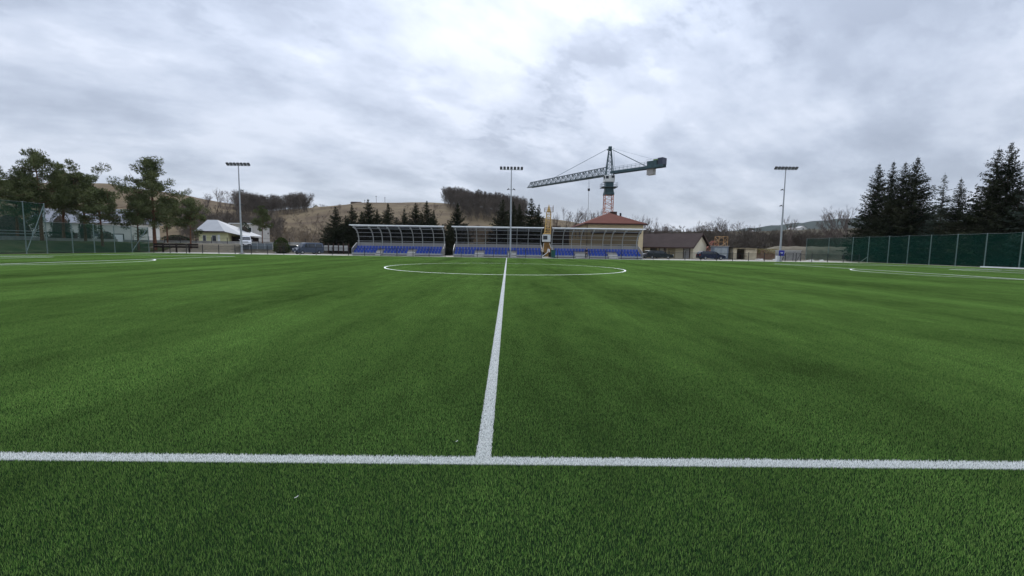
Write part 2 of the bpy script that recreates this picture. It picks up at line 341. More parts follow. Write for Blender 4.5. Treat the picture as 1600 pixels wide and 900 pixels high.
def arc(cx, cy, r, a0, a1, n):
    zl[0] += 0.0004; z = zl[0]; v = []
    for i in range(n+1):
        a = a0+(a1-a0)*i/n; c, s = math.cos(a), math.sin(a)
        v += [(cx+(r-.06)*c, cy+(r-.06)*s, z), (cx+(r+.06)*c, cy+(r+.06)*s, z)]
    ln.add(v, [(2*i, 2*i+1, 2*i+3, 2*i+2) for i in range(n)])
seg(-HL, W2, HL, W2); arc(0, W2/2, 9.15, 0, 2*math.pi, 160)
al = math.acos(5.5/9.15)
for s in (-1, 1):
    seg(s*HL, 0, s*HL, W2)
    for hw, dp in ((20.16, 16.5), (9.16, 5.5)):
        seg(s*(HL-dp), W2/2-hw, s*(HL-dp), W2/2+hw); seg(s*HL, W2/2-hw, s*(HL-dp), W2/2-hw); seg(s*HL, W2/2+hw, s*(HL-dp), W2/2+hw)
    c0 = math.pi if s > 0 else 0
    arc(s*(HL-11), W2/2, 9.15, c0-al, c0+al, 50)
o = ln.build('pitch_markings', whitem); o['kind'] = 'structure'

# ------------------------------------------------------------------ hills
def lerp(tab, x):
    if x <= tab[0][0]: return tab[0][1]
    for (a, b), (c, d) in zip(tab, tab[1:]):
        if x <= c:
            t = (x-a)/(c-a); return b+(d-b)*t
    return tab[-1][1]
def px_of(x, y): return 792 + F*(x-CAM.x)/(y-CAM.y)*1.0
def make_hill(name, prof, Yf, Yr, Yb, p0, p1, mat, n=150, k=36, rough=1.0, seed=0):
    rg = random.Random(seed); ph = [rg.uniform(0, 6.28) for _ in range(6)]
    def zf(px, Y):
        zr = max(0.0, (hor(px)-lerp(prof, px))/F*(Yr-CAM.y)+1.6)
        t = (Y-Yf)/(Yr-Yf)
        s = sst(t)*0.6+0.4*max(0, min(1, t)) if t < 1 else max(0.0, 1-0.6*((Y-Yr)/(Yb-Yr))**2)
        x = XA(px, Y)
        b = rough*(0.5*math.sin(x*0.05+ph[0])*math.sin(Y*0.04+ph[1])+0.25*math.sin(x*0.13+ph[2])*math.sin(Y*0.11+ph[3]))*min(1, max(0, t*3))*min(1, zr/8)
        return zr*s+b-0.08*(1-min(1, max(0, t*6)))
    Ys = [Yf+(Yb-Yf)*(j/(k-1)) for j in range(k)]
    v = []; 
    for Y in Ys:
        for i in range(n):
            px = p0+(p1-p0)*i/(n-1); v.append((XA(px, Y), Y, zf(px, Y)))
    f = np.array([(j*n+i, j*n+i+1, (j+1)*n+i+1, (j+1)*n+i) for j in range(k-1) for i in range(n-1)])
    o = inst(name, np_mesh(name, np.array(v), f, mat, True)); o['kind'] = 'structure'
    return zf
hillm = M('dry_hill_grass', (0.062, 0.044, 0.030), 0.95, 0, 0.3, 0.045, 0.0, 12, col2=(0.145, 0.114, 0.068), world=True, spec=0.05)
P1 = [(-400, 292), (0, 289), (180, 291), (300, 308), (345, 318), (420, 331), (480, 327), (540, 321), (560, 318.5), (640, 318), (685, 320), (720, 321), (760, 327), (800, 334), (855, 342), (890, 348), (960, 360), (1060, 374), (1160, 389)]
hz1 = make_hill('hill', P1, 128, 330, 560, -420, 1150, hillm, 190, 40, 1.5, 3)
midm = M('brown_far_slope', (0.045, 0.040, 0.034), 0.95, 0, 0.3, 0.02, 0, 9, col2=(0.10, 0.09, 0.062), world=True, spec=0.0)
P2 = [(930, 372), (1010, 364), (1120, 362), (1200, 362), (1250, 359.5), (1330, 357), (1500, 352), (1700, 350), (2000, 352)]
hz2 = make_hill('far_slope', P2, 260, 620, 900, 930, 2000, midm, 120, 24, 2, 5)
forestm = M('far_forest', (0.022, 0.033, 0.030), 0.95, 0, 0.3, 0.012, 0, 9, col2=(0.045, 0.055, 0.05), world=True, spec=0.0)
P3 = [(800, 385), (1000, 372), (1120, 364), (1185, 355), (1240, 349), (1300, 343), (1400, 336), (1600, 330), (2000, 332)]
hz3 = make_hill('forest_hill', P3, 1200, 2500, 3600, 800, 2000, forestm, 150, 30, 5, 7)

# ------------------------------------------------------------------ trees
def tri_cloud(c, d, n_, ln_, wd_):
    """triangles at centres c pointing along d, side n_"""
    s = n_*wd_[:, None]
    v = np.stack([c-s, c+s, c+d*ln_[:, None]], 1)
    return v.reshape(-1, 3)
def nrm(a): return a/np.maximum(1e-9, np.linalg.norm(a, axis=1, keepdims=True))
def spruce_mesh(seed, H=12.0, Rb=2.3, dens=1.0, mat=None, bare=0.05, ragged=0.25, power=0.85, step=0.34, fat=1.0):
    rg = np.random.default_rng(seed); tr = []; V = []
    z = H*bare; br = MB()
    k = 0
    while z < H-0.15:
        t = (z-H*bare)/(H*(1-bare)); Lm = Rb*(1-t)**power*(1.0 if t > 0.12 else 0.72+2.3*t)
        nb = max(4, int(8*dens*(0.6+0.6*(1-t))))
        for i in range(nb):
            a = rg.random()*6.283; Lb = max(0.07, Lm*(1-ragged+2*ragged*rg.random()*0.8)); droop = -0.28+0.55*t+0.16*rg.standard_normal()
            ns = max(2, int(Lb/0.17)); s = (np.arange(ns)+rg.random(ns))/ns
            r = s*Lb; zz_ = z + r*droop + 0.22*Lb*s*s - 0.05
            ctr = np.stack([np.cos(a)*r, np.sin(a)*r, zz_], 1)
            for side in range(4):
                da = a+rg.normal(0, 0.85, ns); dz = -0.28+rg.normal(0, 0.35, ns)
                d = nrm(np.stack([np.cos(da), np.sin(da), dz], 1)); up = nrm(rg.normal(0, 1, (ns, 3))); sd = nrm(np.cross(d, up))
                V.append(tri_cloud(ctr+rg.normal(0, 0.07, (ns, 3)), d, sd, (0.20+0.28*rg.random(ns))*(0.30+0.70*(1-t)**0.7), (0.05+0.06*rg.random(ns))*fat*(0.45+0.55*(1-t))))
            if Lb > 0.6 and i % 2 == 0: br.tube((0, 0, z), (math.cos(a)*Lb*0.8, math.sin(a)*Lb*0.8, z+Lb*0.8*droop+0.12*Lb), 0.035, 0.012, 3, False)
        z += step*(0.6+0.8*rg.random())*(0.65+0.35*(1-t))
    top = np.zeros((1, 3)); V.append(tri_cloud(np.array([[0, 0, H-0.4]]), np.array([[0, 0, 1.0]]), np.array([[1.0, 0, 0]]), np.array([0.75]), np.array([0.03])))
    V = np.concatenate(V); f = np.arange(len(V)).reshape(-1, 3)
    tk = MB().tube((0, 0, -0.2), (0, 0, H*0.5), 0.02*H*0.55, 0.012*H*0.5, 8).tube((0, 0, H*0.5), (0, 0, H*0.97), 0.012*H*0.5, 0.01, 6)
    tk.v += []; o = len(tk.v); tk.f += [tuple(i+o for i in q) for q in br.f]; tk.v += br.v
    return tk.mesh('trunk', bark), np_mesh('crown', V, f, mat or spruce_n)
def pine_mesh(seed, H=15.0, spread=4.0, z0=0.3, nl=26, mat=None, dens=1.0, flat=0.75, trunkmat=None):
    rg = np.random.default_rng(seed); tk = MB(); V = []
    bx, by = rg.normal(0, 0.25, 2)
    pts_ = [Vector((bx*math.sin(2.2*t)*t*2, by*math.sin(2.6*t)*t*2, H*t-0.2*(t == 0))) for t in np.linspace(0, 0.97, 9)]
    for i in range(8): tk.tube(pts_[i], pts_[i+1], 0.02*H*(1-0.85*i/8), 0.02*H*(1-0.85*(i+1)/8), 8, False)
    def on(t): q = t/0.97*8; i = min(7, int(q)); return pts_[i].lerp(pts_[i+1], q-i)
    def clump(c, r, n):
        u = nrm(rg.normal(0, 1, (n, 3))); u[:, 2] = u[:, 2]*flat+0.12
        ctr = np.array(c)+u*r*(rg.random((n, 1))**0.45)
        d = nrm(u*0.7+rg.normal(0, 0.55, (n, 3))+np.array([0, 0, 0.35])); sd = nrm(np.cross(d, nrm(rg.normal(0, 1, (n, 3)))))
        V.append(tri_cloud(ctr, d, sd, 0.22+0.22*rg.random(n), 0.045+0.055*rg.random(n)))
    for i in range(nl):
        t = z0+(0.97-z0)*(i+rg.random())/nl; q = (t-z0)/(0.97-z0)
        L_ = spread*(0.45+0.75*math.sin(math.pi*min(1, 0.28+0.62*q)))*(1-0.72*q**2.2)*(0.6+0.55*rg.random())
        a = i*2.4+rg.normal(0, 0.5); b = on(t)
        rise = 0.12+0.65*q+0.28*rg.standard_normal()
        p = [b]; 
        for s in (0.35, 0.7, 1.0):
            p.append(b+Vector((math.cos(a+0.3*rg.standard_normal())*L_*s, math.sin(a+0.3*rg.standard_normal())*L_*s, rise*L_*s*s+0.05*L_*rg.standard_normal())))
        for j in range(3): tk.tube(p[j], p[j+1], 0.085*(1-j/3.4)*(1.1-q*0.6), 0.085*(1-(j+1)/3.4)*(1.1-q*0.6), 5, False)
        for j in range(max(3, int(L_*1.5*dens))):
            s = 0.30+0.72*rg.random(); k = min(2, int(s*3)); c = p[k].lerp(p[min(3, k+1)], s*3-k)
            c = c+Vector((rg.normal(0, 0.16*L_), rg.normal(0, 0.16*L_), 0.1+0.55*rg.standard_normal()))
            clump(c, 0.6+0.5*rg.random(), int(150*dens))
    clump(on(0.97), 0.7, 110); clump(on(0.92), 0.9, 120)
    V = np.concatenate(V); f = np.arange(len(V)).reshape(-1, 3)
    return tk.mesh('trunk', trunkmat or pinebark), np_mesh('crown', V, f, mat or pine_n)
def bare_arrays(seed, H=10.0, spread=0.42, levels=5, trunk=0.2, kids=3, ratio=0.68, thin=0.012, clear=0.25, n0=5):
    rg = random.Random(seed); parts = MB(); tk = MB()
    def grow(p, d, L_, r, lev):
        segs = 2 if lev > 1 else 1; q = p
        for i in range(segs):
            d2 = (d+Vector((rg.gauss(0, .13), rg.gauss(0, .13), rg.gauss(0.05, .08)))).normalized(); e_ = q+d2*L_/segs
            (tk if lev == levels else parts).tube(q, e_, max(thin, r*(1-0.4*i/segs)), max(thin, r*(1-0.4*(i+1)/segs)), n0 if lev == levels else 3, False); 
            if lev > 0 and lev < levels and i == 0 and rg.random() < 0.7:
                s = (d2+Vector((rg.gauss(0, spread*1.4), rg.gauss(0, spread*1.4), 0.15))).normalized(); grow(e_, s, L_*ratio*rg.uniform(.6, .9), r*0.5, lev-1)
            q = e_; d = d2
        if lev == 0: return
        for k in range(kids+(1 if lev == levels else 0)):
            s = (d+Vector((rg.gauss(0, spread), rg.gauss(0, spread), rg.gauss(0.1, spread*.4)))).normalized()
            grow(q, s, L_*ratio*rg.uniform(.75, 1.15), r*rg.uniform(.5, .68), lev-1)
        if lev == levels:
            for k in range(5):
                t = clear+(1-clear)*rg.random(); a = rg.uniform(0, 6.28)
                grow(p+(q-p)*t, Vector((math.cos(a)*.8, math.sin(a)*.8, .7)).normalized(), L_*0.5*rg.uniform(.7, 1.1), r*.4, lev-2 if lev > 2 else 0)
    L0 = H*(1-ratio)/(1-ratio**(levels+1))*1.05
    grow(Vector((0, 0, -0.1)), Vector((0, 0, 1)), L0*1.15, trunk, levels)
    zm = max(v[2] for v in parts.v); k = H/zm
    for mb in (tk, parts): mb.v = [(a*k, b*k, c*k) for a, b, c in mb.v]
    return tk, parts
def bare_mesh(seed, mt=None, mtr=None, **k):
    a, b = bare_arrays(seed, **k); f = np.array(b.f)
    t = bpy.data.meshes.new('trunk'); t.from_pydata(a.v, [], a.f); t.update(); t.materials.append(mtr or bark)
    return t, np_mesh('crown', np.array(b.v), f, mt or twig)
def shrub_mesh(seed, rx, ry, h, n, mat, shape='dome', lf=0.16):
    rg = np.random.default_rng(seed); u = nrm(rg.normal(0, 1, (n, 3)))
    if shape == 'dome': u[:, 2] = np.abs(u[:, 2])*1.0; z = u[:, 2]*h*0.97
    elif shape == 'column':
        zt = rg.random(n); pr = np.clip(np.minimum(1, (zt+0.06)*5)*(1-zt**3.2)**0.6, 0.03, 1); th = rg.random(n)*6.283
        u = np.stack([np.cos(th)*pr, np.sin(th)*pr, 0*th+0.3], 1); z = zt*h
    else:                                                   # clipped box
        u = rg.uniform(-1, 1, (n, 3)); ax = rg.integers(0, 3, n); sg = rg.choice([-1, 1], n)
        for i in range(3): u[ax == i, i] = sg[ax == i]
        u[:, 2] = np.abs(u[:, 2]) ; z = u[:, 2]*h
    rr = (0.80+0.22*rg.random((n, 1)))
    lump = 1+0.13*np.sin(u[:, 0:1]*5+seed)*np.sin(u[:, 1:2]*4+z[:, None]*2.2)
    c = np.stack([u[:, 0]*rx, u[:, 1]*ry, z], 1)*np.concatenate([rr*lump, rr*lump, 0.9+0.1*rr], 1)
    d = nrm(u+rg.normal(0, 0.6, (n, 3))+np.array([0, 0, .25])); sd = nrm(np.cross(d, nrm(rg.normal(0, 1, (n, 3)))))
    v = tri_cloud(c, d, sd, lf*(0.7+0.8*rg.random(n)), lf*0.35*(0.7+0.7*rg.random(n)))
    return np_mesh('foliage', v, np.arange(len(v)).reshape(-1, 3), mat)
def core_mesh(rx, ry, h, mat, shape='dome'):
    m_ = MB(); n = 10; rings = 6
    for j in range(rings+1):
        t = j/rings
        s = math.sqrt(max(0, 1-(t*0.98)**2)) if shape == 'dome' else min(1, (t+0.1)*5)*(1-t**3.2)**0.6
        m_.v += [(math.cos(6.283*i/n)*rx*s*0.8, math.sin(6.283*i/n)*ry*s*0.8, h*0.86*t) for i in range(n)]
    m_.f = [(j*n+i, j*n+(i+1) % n, (j+1)*n+(i+1) % n, (j+1)*n+i) for j in range(rings) for i in range(n)]
    return m_.mesh('stems', mat)
def tree(name, label, cat, px, Y, ztop, variant, Hv, group, wide=1.0, rz=None, z0=None):
    x = XA(px, Y); z = gz(x, Y) if z0 is None else z0
    s = (ztop-z)/Hv; t = thing(name, label, cat, (x, Y, z-0.05), random.uniform(0, 6.28) if rz is None else rz, group)
    for part, me in zip(('trunk', 'crown'), variant): inst(part, me, t, scale=(s*wide, s*wide, s))
    return t
random.seed(11)
SPA = [spruce_mesh(i, 12, rb, 1.5, ragged=rgd, power=pw_, fat=1.5) for i, rb, rgd, pw_ in ((1, 4.3, .36, .9), (2, 3.6, .42, .8), (3, 4.6, .45, 1.0), (4, 3.9, .3, .85), (12, 4.2, .5, .95))]
SPR = [spruce_mesh(i, 16, 4.5, 1.7, bare=0.03, ragged=0.38, power=0.84, step=0.36, fat=1.15) for i in (5, 6, 7)]
SPR[1] = spruce_mesh(15, 16, 5.0, 1.5, bare=0.03, ragged=0.48, power=0.95, step=0.40, fat=1.2)
SPG = [spruce_mesh(9, 13, 2.9, 0.8, spruce_n2, ragged=0.4)]
PIN = [pine_mesh(21, 15, 3.9, 0.40), pine_mesh(22, 15, 4.3, 0.36, 30, dens=.9), pine_mesh(23, 11, 4.2, 0.42, 20, dens=0.85), pine_mesh(24, 16, 3.7, 0.34, 30, dens=.9)]
BAR = [bare_mesh(31, H=10, kids=3, spread=.36, ratio=.7), bare_mesh(32, H=10, kids=3, spread=.32), bare_mesh(37, H=10, spread=.4, ratio=.70, kids=3)]
# spruces in the row behind the stands: pixel x, pixel y of the top, distance, width, words
SP = [(525, 321, 84, 1.1, 'dark spruce standing left of the left stand, nearest to the van'),
      (541, 336, 88, 1.0, 'shorter spruce between two taller ones at the left stand corner'),
      (551, 319, 86, 1.0, 'pointed spruce just above the left corner of the left stand roof'),
      (566, 330, 91, 1.1, 'lower spruce wedged behind the left third of the left stand'),
      (576, 311, 88, 1.1, 'tallest spruce behind the left stand with a thin spire'),
      (590, 326, 92, 1.0, 'spruce right beside the tallest one behind the left stand'),
      (607, 317, 88, 1.15, 'broad spruce behind the middle of the left stand'),
      (632, 325, 90, 0.85, 'narrow lone spruce behind the left stand, hill showing either side'),
      (650, 316, 88, 1.05, 'left one of the twin spruces behind the right part of the left stand'),
      (667, 313, 89, 1.0, 'right one of the twin spruces behind the right part of the left stand'),
      (678, 327, 87, 0.7, 'slim short spruce beside the twin spruces of the left stand'),
      (620, 338, 92, 1.3, 'low spruce just right of the broad one behind the left stand'),
      (641, 341, 93, 1.3, 'low spruce between the lone spruce and the twin spruces'),
      (660, 335, 94, 1.2, 'low spruce filling the gap between the twin spruces'),
      (692, 350, 82, 1.3, 'low dark spruce filling the gap between left and middle stands'),
      (704, 345, 83, 1.1, 'low spruce at the left edge of the middle stand roof'),
      (715, 317, 89, 1.1, 'dark spruce rising behind the left end of the middle stand'),
      (785, 310, 90, 1.0, 'tall spruce left of the central light mast'),
      (801, 314, 88, 0.8, 'slim spruce directly right of the central light mast'),
      (811, 317, 91, 0.8, 'narrow spruce second to the right of the central mast'),
      (829, 308, 88, 1.0, 'spiky spruce under the tip of the crane jib'),
      (841, 319, 90, 0.85, 'rounded dark spruce just left of the yellow lattice crane')]
for i, (px, py, Y, wd, lab) in enumerate(SP):
    tree('spruce_tree', lab, 'spruce', px, Y, ZA(px, py, Y), SPA[(i*3+i//4) % 5], 12, 'spruces behind the stands', wd)
# right-hand spruces behind the green net
SPX = [(1362, 255, 66, 0.85, 0, 'leftmost big dark spruce behind the right net fence'),
       (1384, 250, 68, 0.8, 1, 'second big spruce from the left behind the right net fence'),
       (1402, 251, 66, 0.85, 2, 'third big spruce from the left behind the right net fence'),
       (1420, 244, 64, 0.95, 0, 'tallest of the four clustered spruces behind the right net, with drooping boughs'),
       (1440, 330, 62, 1.4, 1, 'low bushy spruce at the foot of the clustered spruces on the right'),
       (1464, 271, 66, 0.9, 3, 'thin see-through greyish spruce in the gap of the right spruces'),
       (1490, 277, 62, 0.9, 1, 'shorter dark spruce left of the two tall spires on the right'),
       (1517, 318, 58, 1.5, 0, 'wide low spruce below the tall spires on the right'),
       (1543, 229, 58, 0.9, 2, 'left one of the two tall spruce spires at the right'),
       (1562, 220, 56, 0.8, 0, 'right one of the two tall spruce spires at the right'),
       (1581, 280, 53, 1.0, 1, 'half-hidden dark spruce between the spires and the right picture edge'),
       (1612, 208, 52, 0.85, 3, 'pale loose spruce cut by the right picture edge')]
for px, py, Y, wd, k, lab in SPX:
    Y = 690*65.5/(px-790)-3.2                      # all stand some metres behind the net
    v, h = (SPG[0], 13) if k == 3 else (SPR[k], 16)
    tree('spruce_tree', lab, 'spruce', px, Y, ZA(px, py, Y), v, h, 'spruces along the right net fence', wd*1.15)
# pines on the left
PN = [(-8, 248, 60, 0, 15, 1.0, 'pine cut by the left picture edge behind the tall net'),
      (66, 245, 66, 1, 15, 0.95, 'broad pine with a dark leaning trunk behind the left net corner'),
      (100, 264, 74, 0, 15, 0.9, 'pine with rounded top just right of the broad left pine'),
      (28, 285, 72, 2, 11, 1.1, 'low spreading pine under the broad left pine'),
      (134, 279, 76, 2, 11, 1.0, 'small pointed pine beside the white house'),
      (160, 300, 70, 2, 11, 1.15, 'low wide pine in front of the white garage door'),
      (242, 250, 76, 3, 16, 1.0, 'tall pine standing alone right of the left net fence'),
      (216, 310, 74, 2, 11, 1.0, 'low pine at the end of the left net fence'),
      (262, 312, 84, 2, 11, 0.95, 'low pine behind the tall lone pine'),
      (298, 314, 78, 2, 11, 0.85, 'small pine with reddish trunk in front of the pale roofed house'),
      (410, 325, 84, 0, 15, 0.8, 'olive green pine right of the left light mast')]
for px, py, Y, k, h, wd, lab in PN:
    tree('pine_tree', lab, 'pine', px, Y, ZA(px, py, Y), PIN[k], h, 'pines on the left bank', wd)
# single bare trees
ORD = ['first', 'second', 'third', 'fourth', 'fifth', 'sixth', 'seventh', 'eighth', 'ninth', 'tenth', 'eleventh', 'twelfth']
def row(items, text, group, name='bare_tree', z0=None):
    for i, (px, py, Y, k, wd) in enumerate(items):
        zz0 = (hz1(px, Y)-0.2) if z0 == 'hill' else z0
        tree(name, text % ORD[i], 'bare tree', px, Y, ZA(px, py, Y), BAR[k], 10, group, wd, z0=zz0)
row([(872, 331, 104, 1, .6), (884, 322, 110, 0, .9), (897, 330, 116, 2, .9), (912, 324, 112, 1, .9), (926, 330, 120, 0, .8), (938, 322, 125, 1, .7)],
    '%s from left of the bare trees between yellow crane and crane mast', 'bare trees behind the red roof')
row([(982, 333, 122, 0, .8), (1000, 334, 118, 1, .9), (1014, 338, 130, 2, .8), (1031, 347, 128, 0, 1)],
    '%s from left of the bare trees behind the red roof right end', 'bare trees right of the red roof')
row([(1078, 344, 150, 2, 1), (1096, 346, 155, 0, 1), (1117, 339, 150, 1, 1), (1130, 337, 152, 2, .9), (1146, 343, 158, 0, 1), (1160, 345, 150, 1, 1), (1176, 349, 156, 2, .8)],
    '%s from left of the bare treetops above the shed and container', 'bare trees above the sheds')
row([(1228, 335, 118, 1, .62)], 'tall slim bare tree just right of the right light mast%.0s', None)
row([(1296, 322, 96, 2, .8), (1310, 318, 92, 0, .85), (1326, 326, 90, 1, .8)], '%s from left of the pale bare trees beside the right spruces', 'bare trees beside the right spruces')
row([(322, 300, 215, 0, .9), (340, 292, 220, 1, .9), (358, 298, 225, 2, .8), (374, 303, 230, 0, .9)], '%s from left of the tall bare trees on the hillside near the left mast', 'bare trees on the hill crest', z0='hill')
BIR = bare_mesh(36, twig, birch, H=10, spread=.3, kids=2, levels=5, trunk=.11)
for px, py, Y, lab in ((487, 338, 84, 'pale birch directly above the parked van'), (500, 344, 88, 'thin birch between van and the first spruce'), (462, 350, 92, 'small grey birch behind the clipped thuja bush')):
    tree('birch_tree', lab, 'bare tree', px, Y, ZA(px, py, Y), BIR, 10, 'birches behind the van')
# woods that read as one mass
def wood(name, label, sampler, n, hs, seed, mat, wide=1.0):
    rg = random.Random(seed); var = []
    for s in range(4):
        a, b = bare_arrays(seed*10+s, H=10, levels=4, kids=3, spread=.42, thin=.035, trunk=.15, n0=3)
        o_ = len(a.v); v = np.array(a.v+b.v); f = [tuple(q) for q in a.f]+[tuple(i+o_ for i in q) for q in b.f]; var.append((v, np.array(f)))
    V, Fs, o_ = [], [], 0
    for i in range(n):
        x, y, z = sampler(rg); v, f = var[rg.randrange(4)]; h = rg.uniform(*hs)/10; a = rg.uniform(0, 6.28); c, s = math.cos(a), math.sin(a); wdt = wide*rg.uniform(.85, 1.2)
        q = np.stack([(v[:, 0]*c-v[:, 1]*s)*h*wdt+x, (v[:, 0]*s+v[:, 1]*c)*h*wdt+y, v[:, 2]*h+z], 1); V.append(q); Fs.append(f+o_); o_ += len(v)
    o = inst(name, np_mesh(name, np.concatenate(V), np.concatenate(Fs), mat)); return tag(o, label, 'wood', kind='stuff')
def smp(p0, p1, y0, y1, hz=None, ok=None):
    def f(rg):
        for _ in range(200):
            px = rg.uniform(p0, p1); Y = rg.uniform(y0, y1)
            if ok is None or ok(px, Y): break
        return (XA(px, Y), Y, (hz(px, Y) if hz else 0)-0.2)
    return f
def base_py(px, Y): return hor(px)-(hz1(px, Y)-1.6)/(Y-CAM.y)*F
wood('bare_wood', 'bare brown wood on the hill crest left of the stands', smp(370, 482, 235, 335, hz1, lambda p, y: base_py(p, y) > 300 and base_py(p, y) < 342-(p-370)*0.08), 320, (4, 12), 3, twig2)
wood('bare_wood', 'rounded bare wood on the hilltop behind the middle stand', smp(690, 822, 225, 335, hz1, lambda p, y: base_py(p, y) < 322+max(0, p-690)*0.55), 460, (5, 13), 4, twig2, .9)
wood('bare_thicket', 'brown thicket on the lower hillside behind the left houses', smp(285, 440, 128, 215, hz1), 170, (5, 9), 5, twig2, 1.2)
wood('hill_scrub', 'thin brown bushes dotted over the dry hillside', smp(390, 760, 150, 300, hz1, lambda p, y: base_py(p, y) > 324), 260, (1.2, 3.2), 9, M('hill_scrub_twigs', (0.13, 0.10, 0.075), .9, 0, .3, .1), 1.6)
wood('bare_thicket', 'brown scrub at the hill foot behind the parked van', smp(425, 560, 110, 170, lambda p, y: max(0, hz1(p, y)) if y > 128 else 0), 90, (3, 6), 6, M('tan_scrub_twigs', (0.16, 0.125, 0.09), .9, 0, .3, .1), 1.3)
wood('bare_thicket', 'long dark brown thicket behind the sheds on the right', smp(985, 1420, 128, 175), 330, (6.5, 9.5), 7, twig2, 1.25)
wood('bare_thicket', 'brown thicket behind the yellow crane and red roof', smp(845, 1000, 125, 170), 110, (6, 9.5), 8, twig2, 1.2)

# ------------------------------------------------------------------ net fences
def net_fence(name, label, X, posts, H, tall=None, braces=(), group=None):
    t = thing(name, label, 'fence', (X, posts[0], 0), 0, group); y0 = posts[0]
    hs = [tall[1] if tall and y <= tall[0]+0.01 else H for y in posts]
    for y, h in zip(posts, hs):
        MB().tube((0, y-y0, -0.1), (0, y-y0, h), 0.055, 0.055, 8).build('post', galv, t)
    for (ya, za, yb, zb) in braces: MB().tube((0.0, ya-y0, za), (0.0, yb-y0, zb), 0.045, 0.045, 6).build('brace', galv, t)
    for i in range(len(posts)-1):
        a, b = posts[i]-y0, posts[i+1]-y0; h = min(hs[i], hs[i+1]) if not (tall and posts[i] <= tall[0] < posts[i+1]) else H
        n = 4; sag = 0.05; off = 0.07 if X < 0 else -0.07; m_ = MB()
        zt = [h-0.03-sag*4*(k/n)*(1-k/n) for k in range(n+1)]
        for k in range(n):
            ya = a+(b-a)*k/n; yb = a+(b-a)*(k+1)/n; wv = 0.03*math.sin(k*2.1+i)
            m_.add([(off+wv*(k > 0), ya, 0.03), (off+0.03*math.sin((k+1)*2.1+i)*(k+1 < n), yb, 0.03), (off+0.03*math.sin((k+1)*2.1+i)*(k+1 < n), yb, zt[k+1]), (off+wv*(k > 0), ya, zt[k])], [(0, 1, 2, 3)])
        m_.build('net', netm, t)
        w_ = MB()
        for k in range(n): w_.tube((off, a+(b-a)*k/n, zt[k]), (off, a+(b-a)*(k+1)/n, zt[k+1]), 0.012, 0.012, 4)
        w_.build('top_wire', galv, t)
    return t
LP = [33.2, 36.4, 39.6, 42.8, 46.0, 49.2, 52.4, 54.9, 58.3, 61.5, 64.8, 67.9, 71.2]
net_fence('net_fence', 'green ball-stop net on grey posts along the left end, taller at its near part', -59.6, LP, 4.1, (54.9, 6.4), [(52.4, 0.2, 54.9, 6.2), (67.9, 0.2, 71.2, 4.0)], 'ball-stop nets')
RP = [36.0, 39.6, 43.1, 46.6, 50.3, 53.8, 57.4, 60.8, 64.1, 67.9, 71.2, 76.8, 82.8]
net_fence('net_fence', 'long dark green ball-stop net on pale posts along the right end', 58.4, RP, 4.15, None, [(67.9, 0.9, 69.2, 0.1)], 'ball-stop nets')
o = MB().box(57.6, 58.0, 30, 50, -0.05, 0.14).build('kerb_board', white_metal); tag(o, 'low white board at the foot of the right net fence', 'board')

# ------------------------------------------------------------------ perimeter railing along the far side
FY = 66.0
rail = thing('perimeter_fence', 'long low dark mesh fence with thin posts along the far touchline', 'fence', (0, FY, 0))
k0 = XA(316, FY); step = (XA(1313/5.714+990, FY)-k0)/36
xp = [k0+step*i for i in range(-3, 42)]
pm = MB().box(-0.035, 0.035, -0.035, 0.035, -0.1, 1.38, 0.008).mesh('post', black_metal)
rm = MB().tube((0.035, 0, 1.18), (step-0.035, 0, 1.18), 0.02, 0.02, 5).mesh('rail', black_metal)
bm_ = MB().tube((0.035, 0, 0.12), (step-0.035, 0, 0.12), 0.016, 0.016, 5).mesh('rail', black_metal)
pn = MB().box(0.04, step-0.04, -0.004, 0.004, 0.14, 1.15).mesh('mesh_panel', meshm)
for i, x in enumerate(xp):
    inst('post', pm, rail, (x, 0, 0))
    if i < len(xp)-1 and not (24 <= i <= 24):
        inst('rail', rm, rail, (x, 0, 0)); inst('rail', bm_, rail, (x, 0, 0)); inst('mesh_panel', pn, rail, (x, 0, 0))
dark_tim = M('dark_timber', (.028, .022, .02), .85, spec=0.0)
wbar = thing('wooden_barrier', 'dark timber barrier with thick posts beside the left net fence end', 'barrier', (XA(238, 70), 70.5, 0))
for x in (1.3, 3.5, 5.6): MB().box(x-0.09, x+0.09, -0.09, 0.09, -0.1, 1.5, 0.02).build('post', dark_tim, wbar)
for z in (0.75, 1.15): MB().box(-0.3, 7.0, 0.1, 0.15, z, z+0.3).build('board', dark_tim, wbar)

